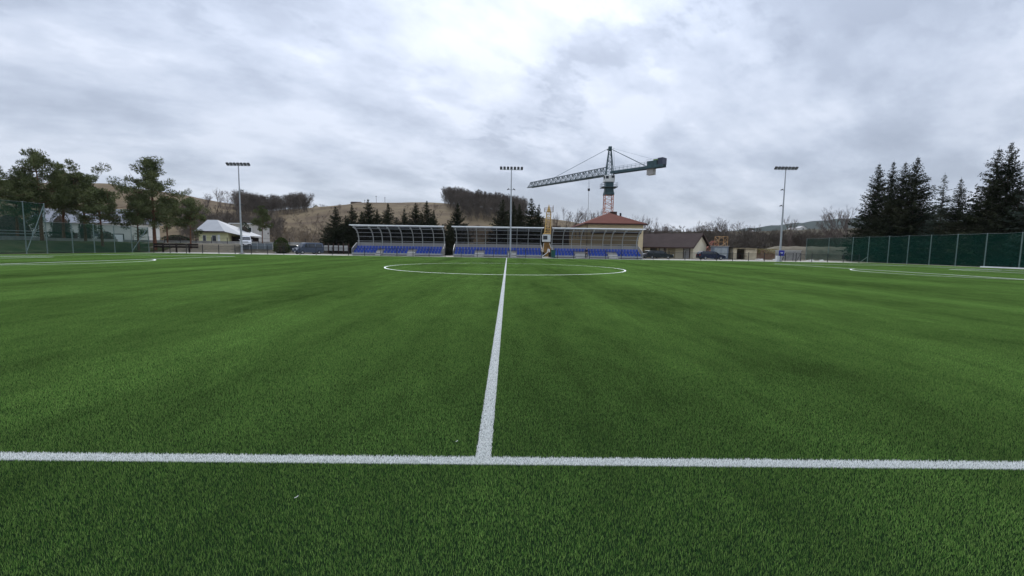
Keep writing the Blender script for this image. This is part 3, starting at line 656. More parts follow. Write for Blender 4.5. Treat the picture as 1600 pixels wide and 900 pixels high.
# ------------------------------------------------------------------ light masts
def mast(label, px, Y, ztop, extra):
    x = XA(px, Y); t = thing('light_mast', label, 'light mast', (x, Y, 0), 0, 'floodlight masts along the far side'); H = ztop
    p = MB(); zs = [0, H*.35, H*.7, H]
    for a, b in zip(zs, zs[1:]): p.tube((0, 0, a), (0, 0, b), 0.17-0.10*a/H, 0.17-0.10*b/H, 12, False)
    p.build('pole', galv, t, smooth=True)
    MB().box(-.28, .28, -.28, .28, -.1, .12, .02).build('base_plate', concrete, t)
    MB().box(-1.75, 1.75, -.035, .035, H-.20, H-.13).build('crossarm', galv, t)
    for i in range(7):
        fx = -1.62+i*.54
        fl = MB().prism([(-.22, .12), (.16, -.17), (.24, -.04), (-.10, .28)], 'x', fx-.185, fx+.185).build('floodlight', black_metal, t, (0, -.10, H+.02))
        MB().slab([(fx-.15, -.19, .095), (fx-.15, .13, -.155), (fx+.15, .13, -.155), (fx+.15, -.19, .095)], -.014).build('lens', M('dark_lens', (.12, .13, .14), .15), fl)
        MB().box(fx-.02, fx+.02, -.02, .03, -.1, .1).build('bracket', galv, fl)
    for z, s in extra:
        MB().tube((0, 0, z), (s*.45, -.1, z+.12), .03, .03, 5).tube((s*.35, -.25, z+.18), (s*.6, .0, z+.05), .08, .08, 6).build('camera_arm', black_metal, t)
    return t
mast('floodlight mast left of the stands, in front of the pale houses', 377.5, 67.6, 13.85, [(9.8, 1), (7.6, 1)])
mast('central floodlight mast in front of the middle stand', 797.5, 67.6, 13.9, [(10.6, 1), (10.6, -1)])
t = mast('floodlight mast on the right with a blue box at its foot', 1219, 67.6, 14.6, [(11.2, -1), (8.7, -1)])
bx = thing('switch_box', 'small white cabinet with blue panel at the foot of the right light mast', 'cabinet', (t.location.x-.45, 67.2, 0))
MB().box(-.35, .35, -.2, .2, -.05, .85, .02).build('cabinet', white_metal, bx)
MB().box(-.12, .75, -.24, -.21, .87, 1.75).build('blue_panel', M('royal_blue_sign', (.02, .03, .30), .5), bx)
MB().box(.1, .55, -.246, -.242, 1.38, 1.44).box(.15, .5, -.246, -.242, 1.25, 1.30).build('lettering', white_metal, bx)
MB().tube((.3, -.19, -.05), (.3, -.19, 1.0), .03, .03, 6).build('panel_post', galv, bx)

# ------------------------------------------------------------------ stands
SY = 69.0
seat = MB()
seat.prism([(0.0, .0), (.36, .02), (.38, .05), (.02, .045)], 'x', -.215, .215)
seat.prism([(.35, .03), (.40, .03), (.47, .47), (.43, .48)], 'x', -.205, .205)
seat.prism([(.09, -.12), (.25, -.12), (.25, .0), (.09, .0)], 'x', -.05, .05)
seat_me = seat.mesh('seat', blue)
def arcp(t, r=0): return (2.95+SY-69.0-2.75+2.75*math.cos(t)+r*math.cos(t), 2.35+2.10*math.sin(t)+r*math.sin(t))
edge_m = bpy.data.materials.new('white_translucent_trim'); edge_m.use_nodes = True
_t = edge_m.node_tree; _b = _t.nodes['Principled BSDF']; _b.inputs['Base Color'].default_value = (.85, .86, .86, 1); _b.inputs['Roughness'].default_value = .5
_l = _t.nodes.new('ShaderNodeBsdfTranslucent'); _l.inputs[0].default_value = (.85, .87, .88, 1); _x = _t.nodes.new('ShaderNodeMixShader'); _x.inputs[0].default_value = .55
_t.links.new(_b.outputs[0], _x.inputs[1]); _t.links.new(_l.outputs[0], _x.inputs[2]); _t.links.new(_x.outputs[0], _t.nodes['Material Output'].inputs[0])
rib_m = M('pale_grey_rib_paint', (0.45, 0.46, 0.45), 0.5, 0.0, 0.1, 3)
def stand(label, p0, p1, blocks, ribs, front=0.0):
    x0, x1 = XA(p0, SY), XA(p1, SY); cx = (x0+x1)/2; Lh = (x1-x0)/2
    t = thing('covered_stand', label, 'stand', (cx, SY, 0), 0, 'covered stands with blue seats')
    X = lambda px: XA(px, SY+.6)-cx
    for k in range(3):
        MB().box(-Lh+.15, Lh-.15, .25+.8*k, .25+.8*(k+1) if k < 2 else 2.95, -.1, .23+.36*k).build('tier', concrete, t)
    MB().box(-Lh+.1, Lh-.1, .12, .24, .16, .42).build('front_edge', galv, t)
    st = []
    for (a, b), (c, d) in zip(blocks, blocks[1:]): st.append((X(b)+.02, X(c)-.02))
    for a, b in st:
        s_ = None
        for k in range(4): MB().box(a+.06, b-.06, -.35+.3*k, -.05+.3*k+.02 if k < 3 else 1.3, .02, .20+.21*k).build('step', pale_wall if k % 2 == 0 else concrete, t)
    for a, b in blocks:
        xa, xb = X(a), X(b); n = max(2, int((xb-xa)/.5))
        for k in range(2):
            for i in range(n): inst('seat', seat_me, t, (xa+(xb-xa)*(i+.5)/n, .27+.8*k+.03, .35+.36*k))
    xa, xb = X(blocks[0][0]), X(blocks[-1][1]); n = int((xb-xa)/.5)
    for i in range(n): inst('seat', seat_me, t, (xa+(xb-xa)*(i+.5)/n, 1.9, 1.07))
    for i, px in enumerate(ribs):
        x = X(px); m_ = MB()
        for r in (0, .24):
            pts_ = [(x, .24*0+2.95+r-.0, .3 if r else 1.4), (x, 2.95+r, 1.6)]+[(x,)+arcp(q, r) for q in np.linspace(.05, math.pi/2, 10)]
            m_.path(pts_, .045, 5)
        q = [(arcp(a, 0), arcp(b, .24)) for a, b in zip(np.linspace(.05, 1.5, 12), np.linspace(.11, 1.55, 12))]
        for j, (a, b) in enumerate(q):
            m_.tube((x, *a), (x, *b), .022, .022, 4)
            if j < 11: m_.tube((x, *b), (x, *q[j+1][0]), .022, .022, 4)
        m_.tube((x, 2.95, 1.6), (x, 2.6, 1.2), .03, .03, 4)
        m_.build('rib', rib_m, t)
    ang = [0.0, .32, .62, 1.0, 1.3, math.pi/2]
    for j, a in enumerate(ang):
        y, z = arcp(a, .30); MB().tube((-Lh, y, z), (Lh, y, z), .035, .035, 5).build('purlin', galv, t)
    xs_ = [X(p) for p in ribs]; xs_[0] = min(xs_[0], -Lh+.02); xs_[-1] = max(xs_[-1], Lh-.02)
    for i in range(len(xs_)-1):
        a, b = xs_[i]+.02, xs_[i+1]-.02
        m_ = MB()
        qs = [arcp(q, .36) for q in np.linspace(0, .95, 7)]; qs = [(qs[0][0], 2.15)]+qs
        for p, r in zip(qs, qs[1:]): m_.quad((a, *p), (b, *p), (b, *r), (a, *r))
        m_.build('back_panel', smoky, t, smooth=True)
        m_ = MB(); qs = [arcp(q, .36) for q in np.linspace(.96, math.pi/2, 6)]
        for p, r in zip(qs, qs[1:]): m_.quad((a, *p), (b, *p), (b, *r), (a, *r))
        m_.build('roof_panel', smoky_roof, t, smooth=True)
        MB().box(a, b, 3.31, 3.325, .9, 2.13).build('lower_panel', pale_poly, t)
    y, z = arcp(math.pi/2, .36); MB().box(-Lh-.15, Lh+.15, y-.42, y+.02, z-.02, z+.11).build('roof_edge', edge_m, t)
    for sx in (-1, 1):
        x = sx*(Lh-.06)
        m_ = MB().add([(x, .3, .3), (x, 3.25, .3), (x, 3.25, 2.1), (x, 2.6, 2.0), (x, .3, .95)], [(0, 1, 2, 3, 4)]); m_.build('end_panel', pale_poly, t)
        MB().path([(x, .28, 0), (x, .28, 1.0), (x, 2.7, 2.05)], .03, 5).build('end_frame', galv, t)
    return t
stand('left covered stand with blue seats, behind the left half of the pitch', 548, 692, [(552, 588), (598.5, 636.5), (650, 688.5)], [553, 576.5, 591, 605, 623, 641, 656, 674, 691])
stand('middle covered stand with blue seats, behind the central mast', 707, 848, [(709.5, 741.5), (757, 793), (807.5, 846)], [711, 729.5, 743.5, 757.5, 775.5, 793.5, 808, 826, 846])
stand('right covered stand with blue seats, in front of the red-roofed building', 864, 1006, [(867.5, 898), (919.5, 949.5), (965, 1002)], [864.5, 882, 896, 911, 928, 946.5, 960, 978, 1001])

# ------------------------------------------------------------------ lattice work
def lattice(m_, a, b, wa, wb, n, rc, rd, up=Vector((0, 0, 1)), square=True):
    a = Vector(a); b = Vector(b); d = (b-a).normalized(); u = up.cross(d)
    if u.length < 1e-3: u = Vector((1, 0, 0))
    u.normalize(); v = d.cross(u)
    def corner(t, k):
        w_ = wa+(wb-wa)*t; c = a.lerp(b, t); sx, sy = ((-1, -1), (1, -1), (1, 1), (-1, 1))[k] if square else ((-1, -1), (1, -1), (0, 1))[k]
        return c+u*sx*w_/2+v*sy*w_/2
    K = 4 if square else 3
    for k in range(K): m_.tube(corner(0, k), corner(1, k), rc, rc, 5)
    for i in range(n):
        for k in range(K):
            k2 = (k+1) % K
            if i % 2 == 0: m_.tube(corner(i/n, k), corner((i+1)/n, k2), rd, rd, 4)
            else: m_.tube(corner(i/n, k2), corner((i+1)/n, k), rd, rd, 4)
            m_.tube(corner((i+1)/n, k), corner((i+1)/n, k2), rd, rd, 4)
    return m_
# tower crane
CY = 107.0; cxm = XA(948, CY); sc = (CY-CAM.y)/690
zj = ZA(947, 272, CY); ztop = ZA(949, 229, CY); zs = ZA(947, 303, CY); zc0, zc1 = ZA(947, 285, CY), ZA(947, 274.5, CY)
tipY = CY+27.5; tip = Vector((XA(822, tipY), tipY, zj)); ctY = CY-11.0; ctr = Vector((XA(1033, ctY), ctY, zj))
cr = thing('tower_crane', 'green tower crane on orange lattice mast behind the red roof', 'crane', (cxm, CY, 0))
mw = 2.0
MB_ = lattice(MB(), (0, 0, 0), (0, 0, zs-.3), mw, mw, 14, .09, .05); MB_.build('mast', crane_orange, cr)
pl = MB().box(-1.15, 1.15, -1.15, 1.15, zs-.3, zs+.25).prism([(-1.1, zs+.25), (1.1, zs+.25), (.85, zs+1.9), (-.85, zs+1.9)], 'y', -.9, .9).build('slewing_ring', crane_green, cr)
gal = MB().box(-1.85, 1.85, -1.7, 1.7, ZA(947, 293.5, CY), ZA(947, 293.5, CY)+.14); zg = ZA(947, 293.5, CY)
for sx in (-1, 1):
    for z in (.55, 1.05): gal.tube((sx*1.8, -1.65, zg+z), (sx*1.8, 1.65, zg+z), .03, .03, 4).tube((-1.8, sx*1.65, zg+z), (1.8, sx*1.65, zg+z), .03, .03, 4)
    for sy in (-1, 0, 1): gal.tube((sx*1.8, sy*1.65, zg), (sx*1.8, sy*1.65, zg+1.05), .03, .03, 4)
gal.build('gallery', crane_grey, cr)
MB().box(-.95, .95, -.95, .95, zg+.14, zc0-.02).build('slewing_drum', crane_green, cr)
cab = MB().box(-1.2, 1.15, -1.15, 1.15, zc0, zc1, .06).build('cab', crane_white, cr)
MB().box(-1.05, -.35, -1.17, -1.155, zc0+.75, zc0+1.45).build('window', glass, cab); MB().box(.35, 1.0, -1.17, -1.155, zc0+.95, zc0+1.5).build('window', glass, cab)
MB().box(-1.216, -1.205, -.9, .6, zc0+.6, zc0+1.45).build('window', glass, cab)
jd = Vector((tip.x-cxm, tip.y-CY, 0)); jl = jd.length; jd.normalize(); cdv = Vector((ctr.x-cxm, ctr.y-CY, 0)); cl = cdv.length; cdv.normalize()
ch = MB(); lattice(ch, (0, 0, zc1), (0, 0, ztop-1.0), 1.75, .6, 7, .10, .05); ch.box(-.38, .38, -.38, .38, ztop-1.0, ztop); ch.build('cathead', crane_green, cr)
ld = MB()
for s in (-.2, .2): ld.tube((1.15+s*0.2, -.3+s, zj), (.85+s*.2, -.3+s, ztop-.3), .03, .03, 4)
ld.build('ladder', crane_grey, cr)
jz = zj+.05
jib = MB(); lattice(jib, jd*0.9+Vector((0, 0, jz+.75)), jd*(jl-1.6)+Vector((0, 0, jz+.65)), 1.95, 1.45, 30, .13, .075, square=False)
e0 = jd*(jl-1.6)+Vector((0, 0, jz)); sd = Vector((-jd.y, jd.x, 0)); jib.tube(e0+sd*.55, jd*jl+Vector((0, 0, jz-.05)), .06, .06, 5).tube(e0-sd*.55, jd*jl+Vector((0, 0, jz-.05)), .06, .06, 5).tube(e0+Vector((0, 0, 1.1)), jd*jl+Vector((0, 0, jz)), .05, .05, 4)
jib.build('jib', crane_grey, cr)
cjm = MB(); sdc = Vector((-cdv.y, cdv.x, 0))
for s in (-.65, .65): cjm.slab([cdv*.9+sdc*(s-.09)+Vector((0, 0, jz-.15)), cdv*cl+sdc*(s-.09)+Vector((0, 0, jz-.15)), cdv*cl+sdc*(s-.09)+Vector((0, 0, jz+.45)), cdv*.9+sdc*(s-.09)+Vector((0, 0, jz+.45))], .18)
for i in range(12): q = cdv*(1+(cl-1.2)*i/11)+Vector((0, 0, jz+.1)); cjm.tube(q-sdc*.55, q+sdc*.55, .06, .06, 4)
cjm.slab([cdv*1.0-sdc*.6+Vector((0, 0, jz+.3)), cdv*(cl-.2)-sdc*.6+Vector((0, 0, jz+.3)), cdv*(cl-.2)+sdc*.6+Vector((0, 0, jz+.3)), cdv*1.0+sdc*.6+Vector((0, 0, jz+.3))], .04)
cj = cjm.build('counter_jib', crane_green, cr)
hr = MB()
for s in (-.72, .72):
    for z in (.95, 1.4): hr.tube(cdv*1.2+sdc*s+Vector((0, 0, jz+z)), cdv*(cl-3.6)+sdc*s+Vector((0, 0, jz+z)), .025, .025, 4)
    for i in range(10): q = cdv*(1.2+(cl-4.8)*i/9)+sdc*s; hr.tube(q+Vector((0, 0, jz+.4)), q+Vector((0, 0, jz+1.4)), .025, .025, 4)
hr.build('handrail', crane_grey, cr)
def along(d, sd_, a0, a1, w_, z0_, z1_): 
    p = [d*a+sd_*s for a, s in ((a0, -w_), (a1, -w_), (a1, w_), (a0, w_))]
    return MB().add([q+Vector((0, 0, z0_)) for q in p]+[q+Vector((0, 0, z1_)) for q in p], [(3, 2, 1, 0), (4, 5, 6, 7), (0, 1, 5, 4), (1, 2, 6, 5), (2, 3, 7, 6), (3, 0, 4, 7)])
along(cdv, sdc, cl-4.0, cl-1.6, .78, jz+.46, jz+1.5).build('winch', crane_green, cr)
along(cdv, sdc, cl-2.6, cl-1.5, .5, jz+1.5, jz+1.8).build('winch_motor', M('lime_green_machine', (.16, .26, .07), .5), cr)
along(cdv, sdc, cl-1.3, cl-.1, .85, jz+.46, jz+1.9).build('control_box', M('dark_blue_grey_panel', (.05, .06, .09), .5), cr)
along(cdv, sdc, cl-4.1, cl-2.5, .6, jz-1.5, jz-.17).build('counterweight', concrete, cr)
hk = MB()
for s in (-.85, .85):
    for z in (.9, 1.4): hk.tube(cdv*(cl-4.2)+sdc*s+Vector((0, 0, jz+z+.4)), cdv*cl+sdc*s+Vector((0, 0, jz+z+.4)), .022, .022, 4)
hk.build('rear_handrail', crane_grey, cr)
tb = MB(); za = ztop-.25
tb.tube((0, 0, za), jd*(jl*.64)+Vector((0, 0, jz+1.4)), .055, .055, 5); tb.tube((0, 0, za), Vector(jd)*1.0+Vector((0, 0, za-.5)), .13, .1, 5); tb.build('jib_tie', crane_green, cr)
tb = MB()
for s in (-.5, .5): tb.tube(sdc*s*.5+Vector((0, 0, za-.2)), cdv*(cl-4.4)+sdc*s+Vector((0, 0, jz+.5)), .05, .05, 4)
tb.tube((0, 0, za), cdv*(cl-2)+Vector((0, 0, jz+1.6)), .02, .02, 4); tb.build('counter_jib_tie', crane_green, cr)
trY = None; td = jl*.205
along(jd, sd, td-.9, td+.9, .6, jz-.28, jz-.06).build('trolley', crane_green, cr)
hx = jd*td; zh = ZA(920, 296, CY+5)
MB().tube(hx+sd*.12+Vector((0, 0, jz-.3)), hx+sd*.12+Vector((0, 0, zh)), .025, .025, 4).tube(hx-sd*.3+Vector((0, 0, jz-.3)), hx-sd*.1+Vector((0, 0, zh)), .02, .02, 4).build('hoist_rope', black_metal, cr)
MB().tube(hx+Vector((0, 0, zh+.3)), hx+Vector((0, 0, zh-.3)), .32, .28, 8).build('hook_block', black_metal, cr)
MB().tube(hx+Vector((0, 0, zh-.3)), hx+Vector((0, 0, 3.0)), .06, .06, 5).build('hanging_chain', galv, cr)

# yellow lattice crane between the stands
YY = 75.0; yx = XA(855, YY)
yc = thing('yellow_crane', 'yellow lattice crane column with white cab between middle and right stands', 'crane', (yx, YY, 0))
z_ = lambda py: ZA(856, py, YY)
lattice(MB(), (0, 0, z_(366)), (.15, 0, z_(331)), 1.0, .7, 8, .06, .04).build('column', crane_yellow, yc)
MB().add([(-.2, -.3, z_(331)), (.5, -.3, z_(331)), (.5, .3, z_(331)), (-.2, .3, z_(331)), (.15, 0, z_(319))], [(0, 1, 4), (1, 2, 4), (2, 3, 4), (3, 0, 4), (3, 2, 1, 0)]).build('head', crane_yellow, yc)
rg_ = MB()
for z in (z_(331), z_(328), z_(325)): rg_.path([(-.6, -.6, z), (.9, -.6, z), (.9, .6, z), (-.6, .6, z), (-.6, -.6, z)], .03, 4)
for x, y in ((-.6, -.6), (.9, -.6), (.9, .6), (-.6, .6)): rg_.tube((x, y, z_(331)), (x, y, z_(325 if x < 0 else 321)), .035, .035, 4)
rg_.build('head_railing', M('dark_yellow_brown', (.16, .10, .05), .6), yc)
MB().box(-.75, .55, -.7, .7, z_(366), z_(364.6)).build('deck', crane_yellow, yc)
cab = MB().box(-.95, .45, -1.15, -.35, z_(378), z_(367), .05).build('cab', crane_white, yc)
MB().box(-.85, -.1, -1.172, -1.155, z_(374.5), z_(368.5)).build('window', glass, cab)
MB().box(-.45, .5, -.3, .6, z_(378), z_(366.2)).build('turntable_housing', M('pale_grey_machine', (.45, .45, .42), .6), yc)
MB().prism([(-.9, .1), (.7, .1), (.8, 1.0), (.35, z_(379)), (-.45, z_(379)), (-1.0, 1.2)], 'y', -.5, .5).build('undercarriage', M('brown_yellow_machine', (.26, .15, .05), .7, 0, .4, 1.5), yc)
MB().tube((.35, -.6, z_(380)), (.62, -.75, z_(388)), .06, .06, 5).tube((-.7, -.6, z_(380)), (-.8, -.8, .9), .06, .06, 5).build('strut', crane_white, yc)
for x in (-.8, .6): MB().tube((x, -.62, .45), (x, -.4, .45), .42, .42, 14).build('wheel', tyre_m, yc)

# ------------------------------------------------------------------ buildings
def window(b, x0, x1, z0, z1, y=0.0, axis='y', frame=white_metal):
    """a window on the local -y face (axis y) or +-x face (axis x) of building b"""
    if axis == 'y':
        w_ = MB().box(x0, x1, y-.05, y-.002, z0, z1).build('window', frame, b)
        MB().box(x0+.07, x1-.07, y-.07, y-.052, z0+.07, z1-.07).build('pane', glass, w_)
        MB().box(x0-.06, x1+.06, y-.12, y-.004, z0-.07, z0-.004).build('sill', concrete, w_)
    else:
        s = 1 if axis == '+x' else -1; a, c = sorted((y+s*.002, y+s*.05)); d, e_ = sorted((y+s*.052, y+s*.07))
        w_ = MB().box(a, c, x0, x1, z0, z1).build('window', frame, b); MB().box(d, e_, x0+.07, x1-.07, z0+.07, z1-.07).build('pane', glass, w_)
    return w_
def hip_roof(x0, x1, y0, y1, z0, zr, inset, ov=.5, th=.18):
    a = [(x0-ov, y0-ov), (x1+ov, y0-ov), (x1+ov, y1+ov), (x0-ov, y1+ov)]; xm = (x0+x1)/2
    v = [(x, y, z0) for x, y in a]+[(x, y, z0+th) for x, y in a]+[(xm, y0+inset, zr), (xm, y1-inset, zr)]
    return MB().add(v, [(3, 2, 1, 0), (0, 1, 5, 4), (1, 2, 6, 5), (2, 3, 7, 6), (3, 0, 4, 7), (4, 5, 8), (5, 6, 9, 8), (6, 7, 9), (7, 4, 8, 9)])
BY = 79.0; bx0, bx1 = XA(917, BY), XA(1004, BY); ze = ZA(960, 350.5, BY); zr = ZA(958, 332.5, BY+5.3)
cb_ = thing('club_building', 'cream building with red-brown hip roof behind the right stand', 'building', ((bx0+bx1)/2, BY, 0)); hw = (bx1-bx0)/2
MB().box(-hw, hw, 0, 24, -.2, ze).build('wall', cream, cb_)
rf = hip_roof(-hw, hw, 0, 24, ze, zr, 5.4).build('roof', redroof, cb_)
MB().box(-hw-.62, hw+.62, -.66, -.52, ze-.12, ze+.08).build('gutter', brown_trim, rf)
MB().box(-hw-.66, -hw-.52, -.5, 24.5, ze-.12, ze+.08).build('gutter', brown_trim, rf)
MB().box(.3, 1.6, 5.8, 6.6, zr-.55, zr+.28).build('chimney', brown_trim, rf); MB().tube((2.3, 5.8, zr-1.1), (2.3, 5.8, zr+.02), .18, .18, 8).build('vent', black_metal, rf)
MB().tube((-hw-.08, -.1, 0), (-hw-.08, -.1, ze-.15), .06, .06, 6).build('downpipe', brown_trim, cb_)
MB().box(-hw+.6, hw-.4, -.10, -.003, ze-1.75, ze-1.35).build('awning', brown_trim, cb_)
MB().box(-.15, -.05, -.12, -.003, ze-1.0, ze-.85).build('lamp', black_metal, cb_)
MB().box(-hw+2.2, -hw+3.6, -.06, -.003, 0, 2.1).build('door', M('mauve_door', (.28, .2, .22), .6), cb_)
for x in (-2.2, .4, 3.0): window(cb_, x, x+1.3, 1.0, 2.3)
for y in (3, 8, 13, 18): window(cb_, y, y+1.3, 3.9, 5.2, -hw, '-x')

# small brown-roofed house, its gable turned to the right
hx_, hy_ = XA(1083, 80), 80.0; ang = R(-44)
sh = thing('changing_house', 'small cream house with brown gable roof and long porch beside the parked cars', 'house', (hx_, hy_, 0), ang)
Lg, Wd, he, hr_ = 11.0, 6.6, 2.75, 4.75
MB().prism([(0, -.2), (Wd, -.2), (Wd, he), (Wd/2, hr_-.12), (0, he)], 'x', -Lg, 0).build('wall', cream2, sh)
rf = MB(); ov = .55; sl_ = (hr_-he)/(Wd/2)
rf.slab([(-Lg-ov, -ov-.75, he-sl_*(ov+.75)), (ov, -ov-.75, he-sl_*(ov+.75)), (ov, Wd/2, hr_), (-Lg-ov, Wd/2, hr_)], .14)
rf.slab([(-Lg-ov, Wd/2, hr_), (ov, Wd/2, hr_), (ov, Wd+ov, he-sl_*ov), (-Lg-ov, Wd+ov, he-sl_*ov)], .14)
rf = rf.build('roof', brownroof, sh)
MB().slab([(ov+.005, -ov-.75, he-sl_*(ov+.75)-.2), (ov+.005, -ov-.75, he-sl_*(ov+.75)+.16), (ov+.005, Wd/2, hr_+.16), (ov+.005, Wd/2, hr_-.2)], .04).slab([(ov+.006, Wd+ov, he-sl_*ov-.2), (ov+.006, Wd+ov, he-sl_*ov+.16), (ov+.006, Wd/2, hr_+.16), (ov+.006, Wd/2, hr_-.2)], .04).build('bargeboard', brown_trim, rf)
MB().box(-Lg-ov, ov, -ov-.92, -ov-.78, he-sl_*(ov+.75)-.08, he-sl_*(ov+.75)+.10).build('gutter', brown_trim, rf)
dr = MB().box(-1.7, -.7, -.06, -.003, 0, 2.1).build('door', M('grey_door', (.42, .40, .39), .6), sh); MB().box(-1.85, -1.72, -.08, -.003, 0, 2.25).box(-.68, -.55, -.08, -.003, 0, 2.25).box(-1.72, -.68, -.08, -.003, 2.12, 2.25).build('door_frame', brown_trim, dr)
dr = MB().box(-6.6, -5.4, -.06, -.003, 0, 2.15).build('door', M('white_door', (.66, .63, .58), .6), sh); MB().box(-6.75, -6.62, -.08, -.003, 0, 2.28).box(-5.38, -5.25, -.08, -.003, 0, 2.28).build('door_frame', brown_trim, dr)
window(sh, -8.6, -7.2, 1.0, 2.0, 0, 'y', brown_trim)
MB().box(-4.9, -3.4, -.05, -.003, .05, 2.0).build('shutter', M('tan_board', (.40, .34, .22), .8), sh)
for x in (-9.6, -4.9*.0-5.15, -.2): MB().box(x-.07, x+.07, -1.12, -.98, 0, he-sl_*.9-.25).build('porch_post', brown_trim, sh)

# container, shed and oddments on the right
ct = thing('storage_container', 'weathered grey storage container beside the small cream house', 'container', (XA(1137, 80.5), 80.2, 0), R(-24)); ctm = M('blue_grey_sheet', (.20, .23, .27), .6, .1, .25, .8)
MB().box(-3.0, 0, 0, 5.6, -.05, 2.35).build('body', ctm, ct)
for i in range(14): MB().box(-2.92+i*.21, -2.82+i*.21, -.03, -.002, .1, 2.2).build('corrugation', ctm, ct)
for i in range(14): MB().box(.002, .03, .2+i*.39, .36+i*.39, .1, 2.2).build('corrugation', ctm, ct)
MB().box(-3.15, .15, -.15, 5.7, 2.352, 2.47).build('roof', M('rust_edge_roof', (.40, .36, .32), .8, 0, .4, 1.2), ct)
MB().box(-2.4, -1.3, -.05, -.031, .15, 2.05).box(-1.22, -.2, -.05, -.031, .15, 2.05).build('door', M('pale_grey_door_leaf', (.32, .35, .36), .6), ct)
oc = thing('crane_segment', 'orange lattice crane segment standing behind the grey container', 'crane part', (XA(1126, 88), 88, 0))
lattice(MB(), (0, 0, 0), (0, 0, ZA(1126, 369.5, 88)), 1.8, 1.8, 4, .055, .035).build('lattice', M('orange_yellow_paint', (.40, .24, .11), .6, 0, .3, 1.5), oc)
lattice(MB(), (-3.4, 0, 1.0), (-1.2, 0, 3.1), 1.2, 1.2, 3, .05, .035).build('leaning_lattice', M('faded_red_paint', (.36, .14, .10), .7, 0, .3, 1.5), oc)
sd_ = thing('cream_shed', 'flat-roofed cream shed with a dark open doorway on the right', 'shed', (XA(1164, 82), 82, 0)); sw = (XA(1183, 82)-XA(1146, 82))/2
MB().box(-sw, -sw+.75, 0, .2, -.1, 2.15).box(-sw+2.25, sw, 0, .2, -.1, 2.15).box(-sw+.75, -sw+2.25, 0, .2, 1.95, 2.15).box(-sw, -sw+.2, .2, 4, -.1, 2.15).box(sw-.2, sw, .2, 4, -.1, 2.15).box(-sw+.2, sw-.2, 3.8, 4, -.1, 2.15).build('wall', M('stained_cream_render', (.60, .51, .36), .85, 0, .2, .9), sd_)
MB().box(-sw-.3, sw+.25, -.35, 4.2, 2.16, 2.36).build('roof', M('black_felt_roof', (.03, .025, .023), .9, 0, .4, 1), sd_)
MB().box(-sw+.75, -sw+2.25, 1.2, 1.4, 0, .9).box(-sw+1.7, -sw+2.6, -.4, -.3, .55, .65).build('stored_boards', brown_trim, sd_)
MB().box(-sw+2.3, -sw+2.36, -.06, -.002, .0, 2.0).build('door_jamb', brown_trim, sd_)
for i in range(8): MB().box(-sw+2.5+i*.22, -sw+2.6+i*.22, -.03, -.002, 1.75, 1.87).build('vent_slot', brown_trim, sd_)
bw = thing('brick_wall', 'low broken wall of reddish brick overgrown with yellow grass on the right', 'wall', (XA(1199, 84), 84, 0))
rgn = random.Random(3); bxw = (XA(1216, 84)-XA(1184, 84))/2; mbr = MB()
for i in range(16):
    x = -bxw+2*bxw*i/16; mbr.box(x, x+2*bxw/16, 0, .35, -.1, 1.1+.8*sst(1-i/18)*rgn.uniform(.8, 1.1)+.1*rgn.random())
mbr.build('masonry', M('old_brick', (.20, .10, .075), .95, 0, .4, 1.5, .3, 6, col2=(.33, .25, .17)), bw)
me = shrub_mesh(44, bxw, .5, .8, 900, M('dry_yellow_grass', (.28, .24, .12), .95, 0, .3, 2), 'box', .22); inst('dry_grass', me, bw, (0, .1, 1.05))
cw = thing('concrete_wall', 'grey concrete wall panel behind the right light mast', 'wall', (XA(1226, 82), 82, 0)); MB().box(-1.7, 3.2, 0, .2, -.1, 1.75).build('panel', concrete, cw); MB().box(-1.8, 3.3, -.05, .25, 1.752, 1.83).build('coping', pale_wall, cw)
gl = thing('small_goal', 'small black training goal standing beyond the far right touchline', 'goal', (XA(1241, 68.2), 68.4, 0)); gw = (XA(1253, 68.4)-XA(1229, 68.4))/2
MB().path([(-gw, 0, 0), (-gw, 0, 1.35), (gw, 0, 1.35), (gw, 0, 0)], .055, 6).build('frame', black_metal, gl)
MB().path([(-gw, 0, 1.35), (-gw, .9, .05), (gw, .9, .05), (gw, 0, 1.35)], .035, 5).tube((0, 0, 0), (0, 0, 1.35), .04, .04, 5).build('rear_frame', black_metal, gl)
MB().add([(-gw, 0, 1.33), (-gw, .9, .06), (gw, .9, .06), (gw, 0, 1.33)], [(0, 1, 2, 3)]).build('goal_net', meshm, gl)
# earth bank on the right
eb = M('dry_earth_bank', (.070, .064, .048), .95, 0, .3, .7, .3, 8, col2=(.155, .138, .105), world=True, spec=.05)
def ebz(x, y):
    u = (x-XA(1290, 90))/17; v = (y-92)/9; r = 1-u*u-v*v
    return -.1+max(0, 2.5*sst(min(1, r*1.5)))*(1+.10*math.sin(x*.43+y*.4)+.05*math.sin(x*1.3+1)*math.sin(y*1.7)) if r > 0 else -.1
grid('earth_bank', list(np.arange(XA(1290, 90)-17, XA(1290, 90)+17.5, .6)), list(np.arange(83, 101.5, .6)), ebz, eb)
rk = random.Random(8)
RUB = [(1186, 76, 'heap of white plastic sheet beside the cream shed'), (1215, 75, 'pale board lying left of the blue panel'), (1268, 73, 'flat white sheet on the grass right of the small goal'), (1281, 73.5, 'crumpled white sack right of the small goal')]
for px, Y, lab in RUB:
    m_ = MB(); 
    for i in range(4): x = rk.uniform(-.5, .5); m_.slab([(x-.35, -.2, .02), (x+.3, -.2, .02+rk.uniform(0, .06)), (x+.35, .2, .06+rk.uniform(.02, .2)), (x-.3, .2, .05+.03*i)], .03)
    o = m_.build('rubble', M('dirty_white_plastic', (.45, .45, .43), .7, 0, .3, 3), None, (XA(px, Y), Y, 0)); tag(o, lab, 'rubble', 'pale debris on the right')

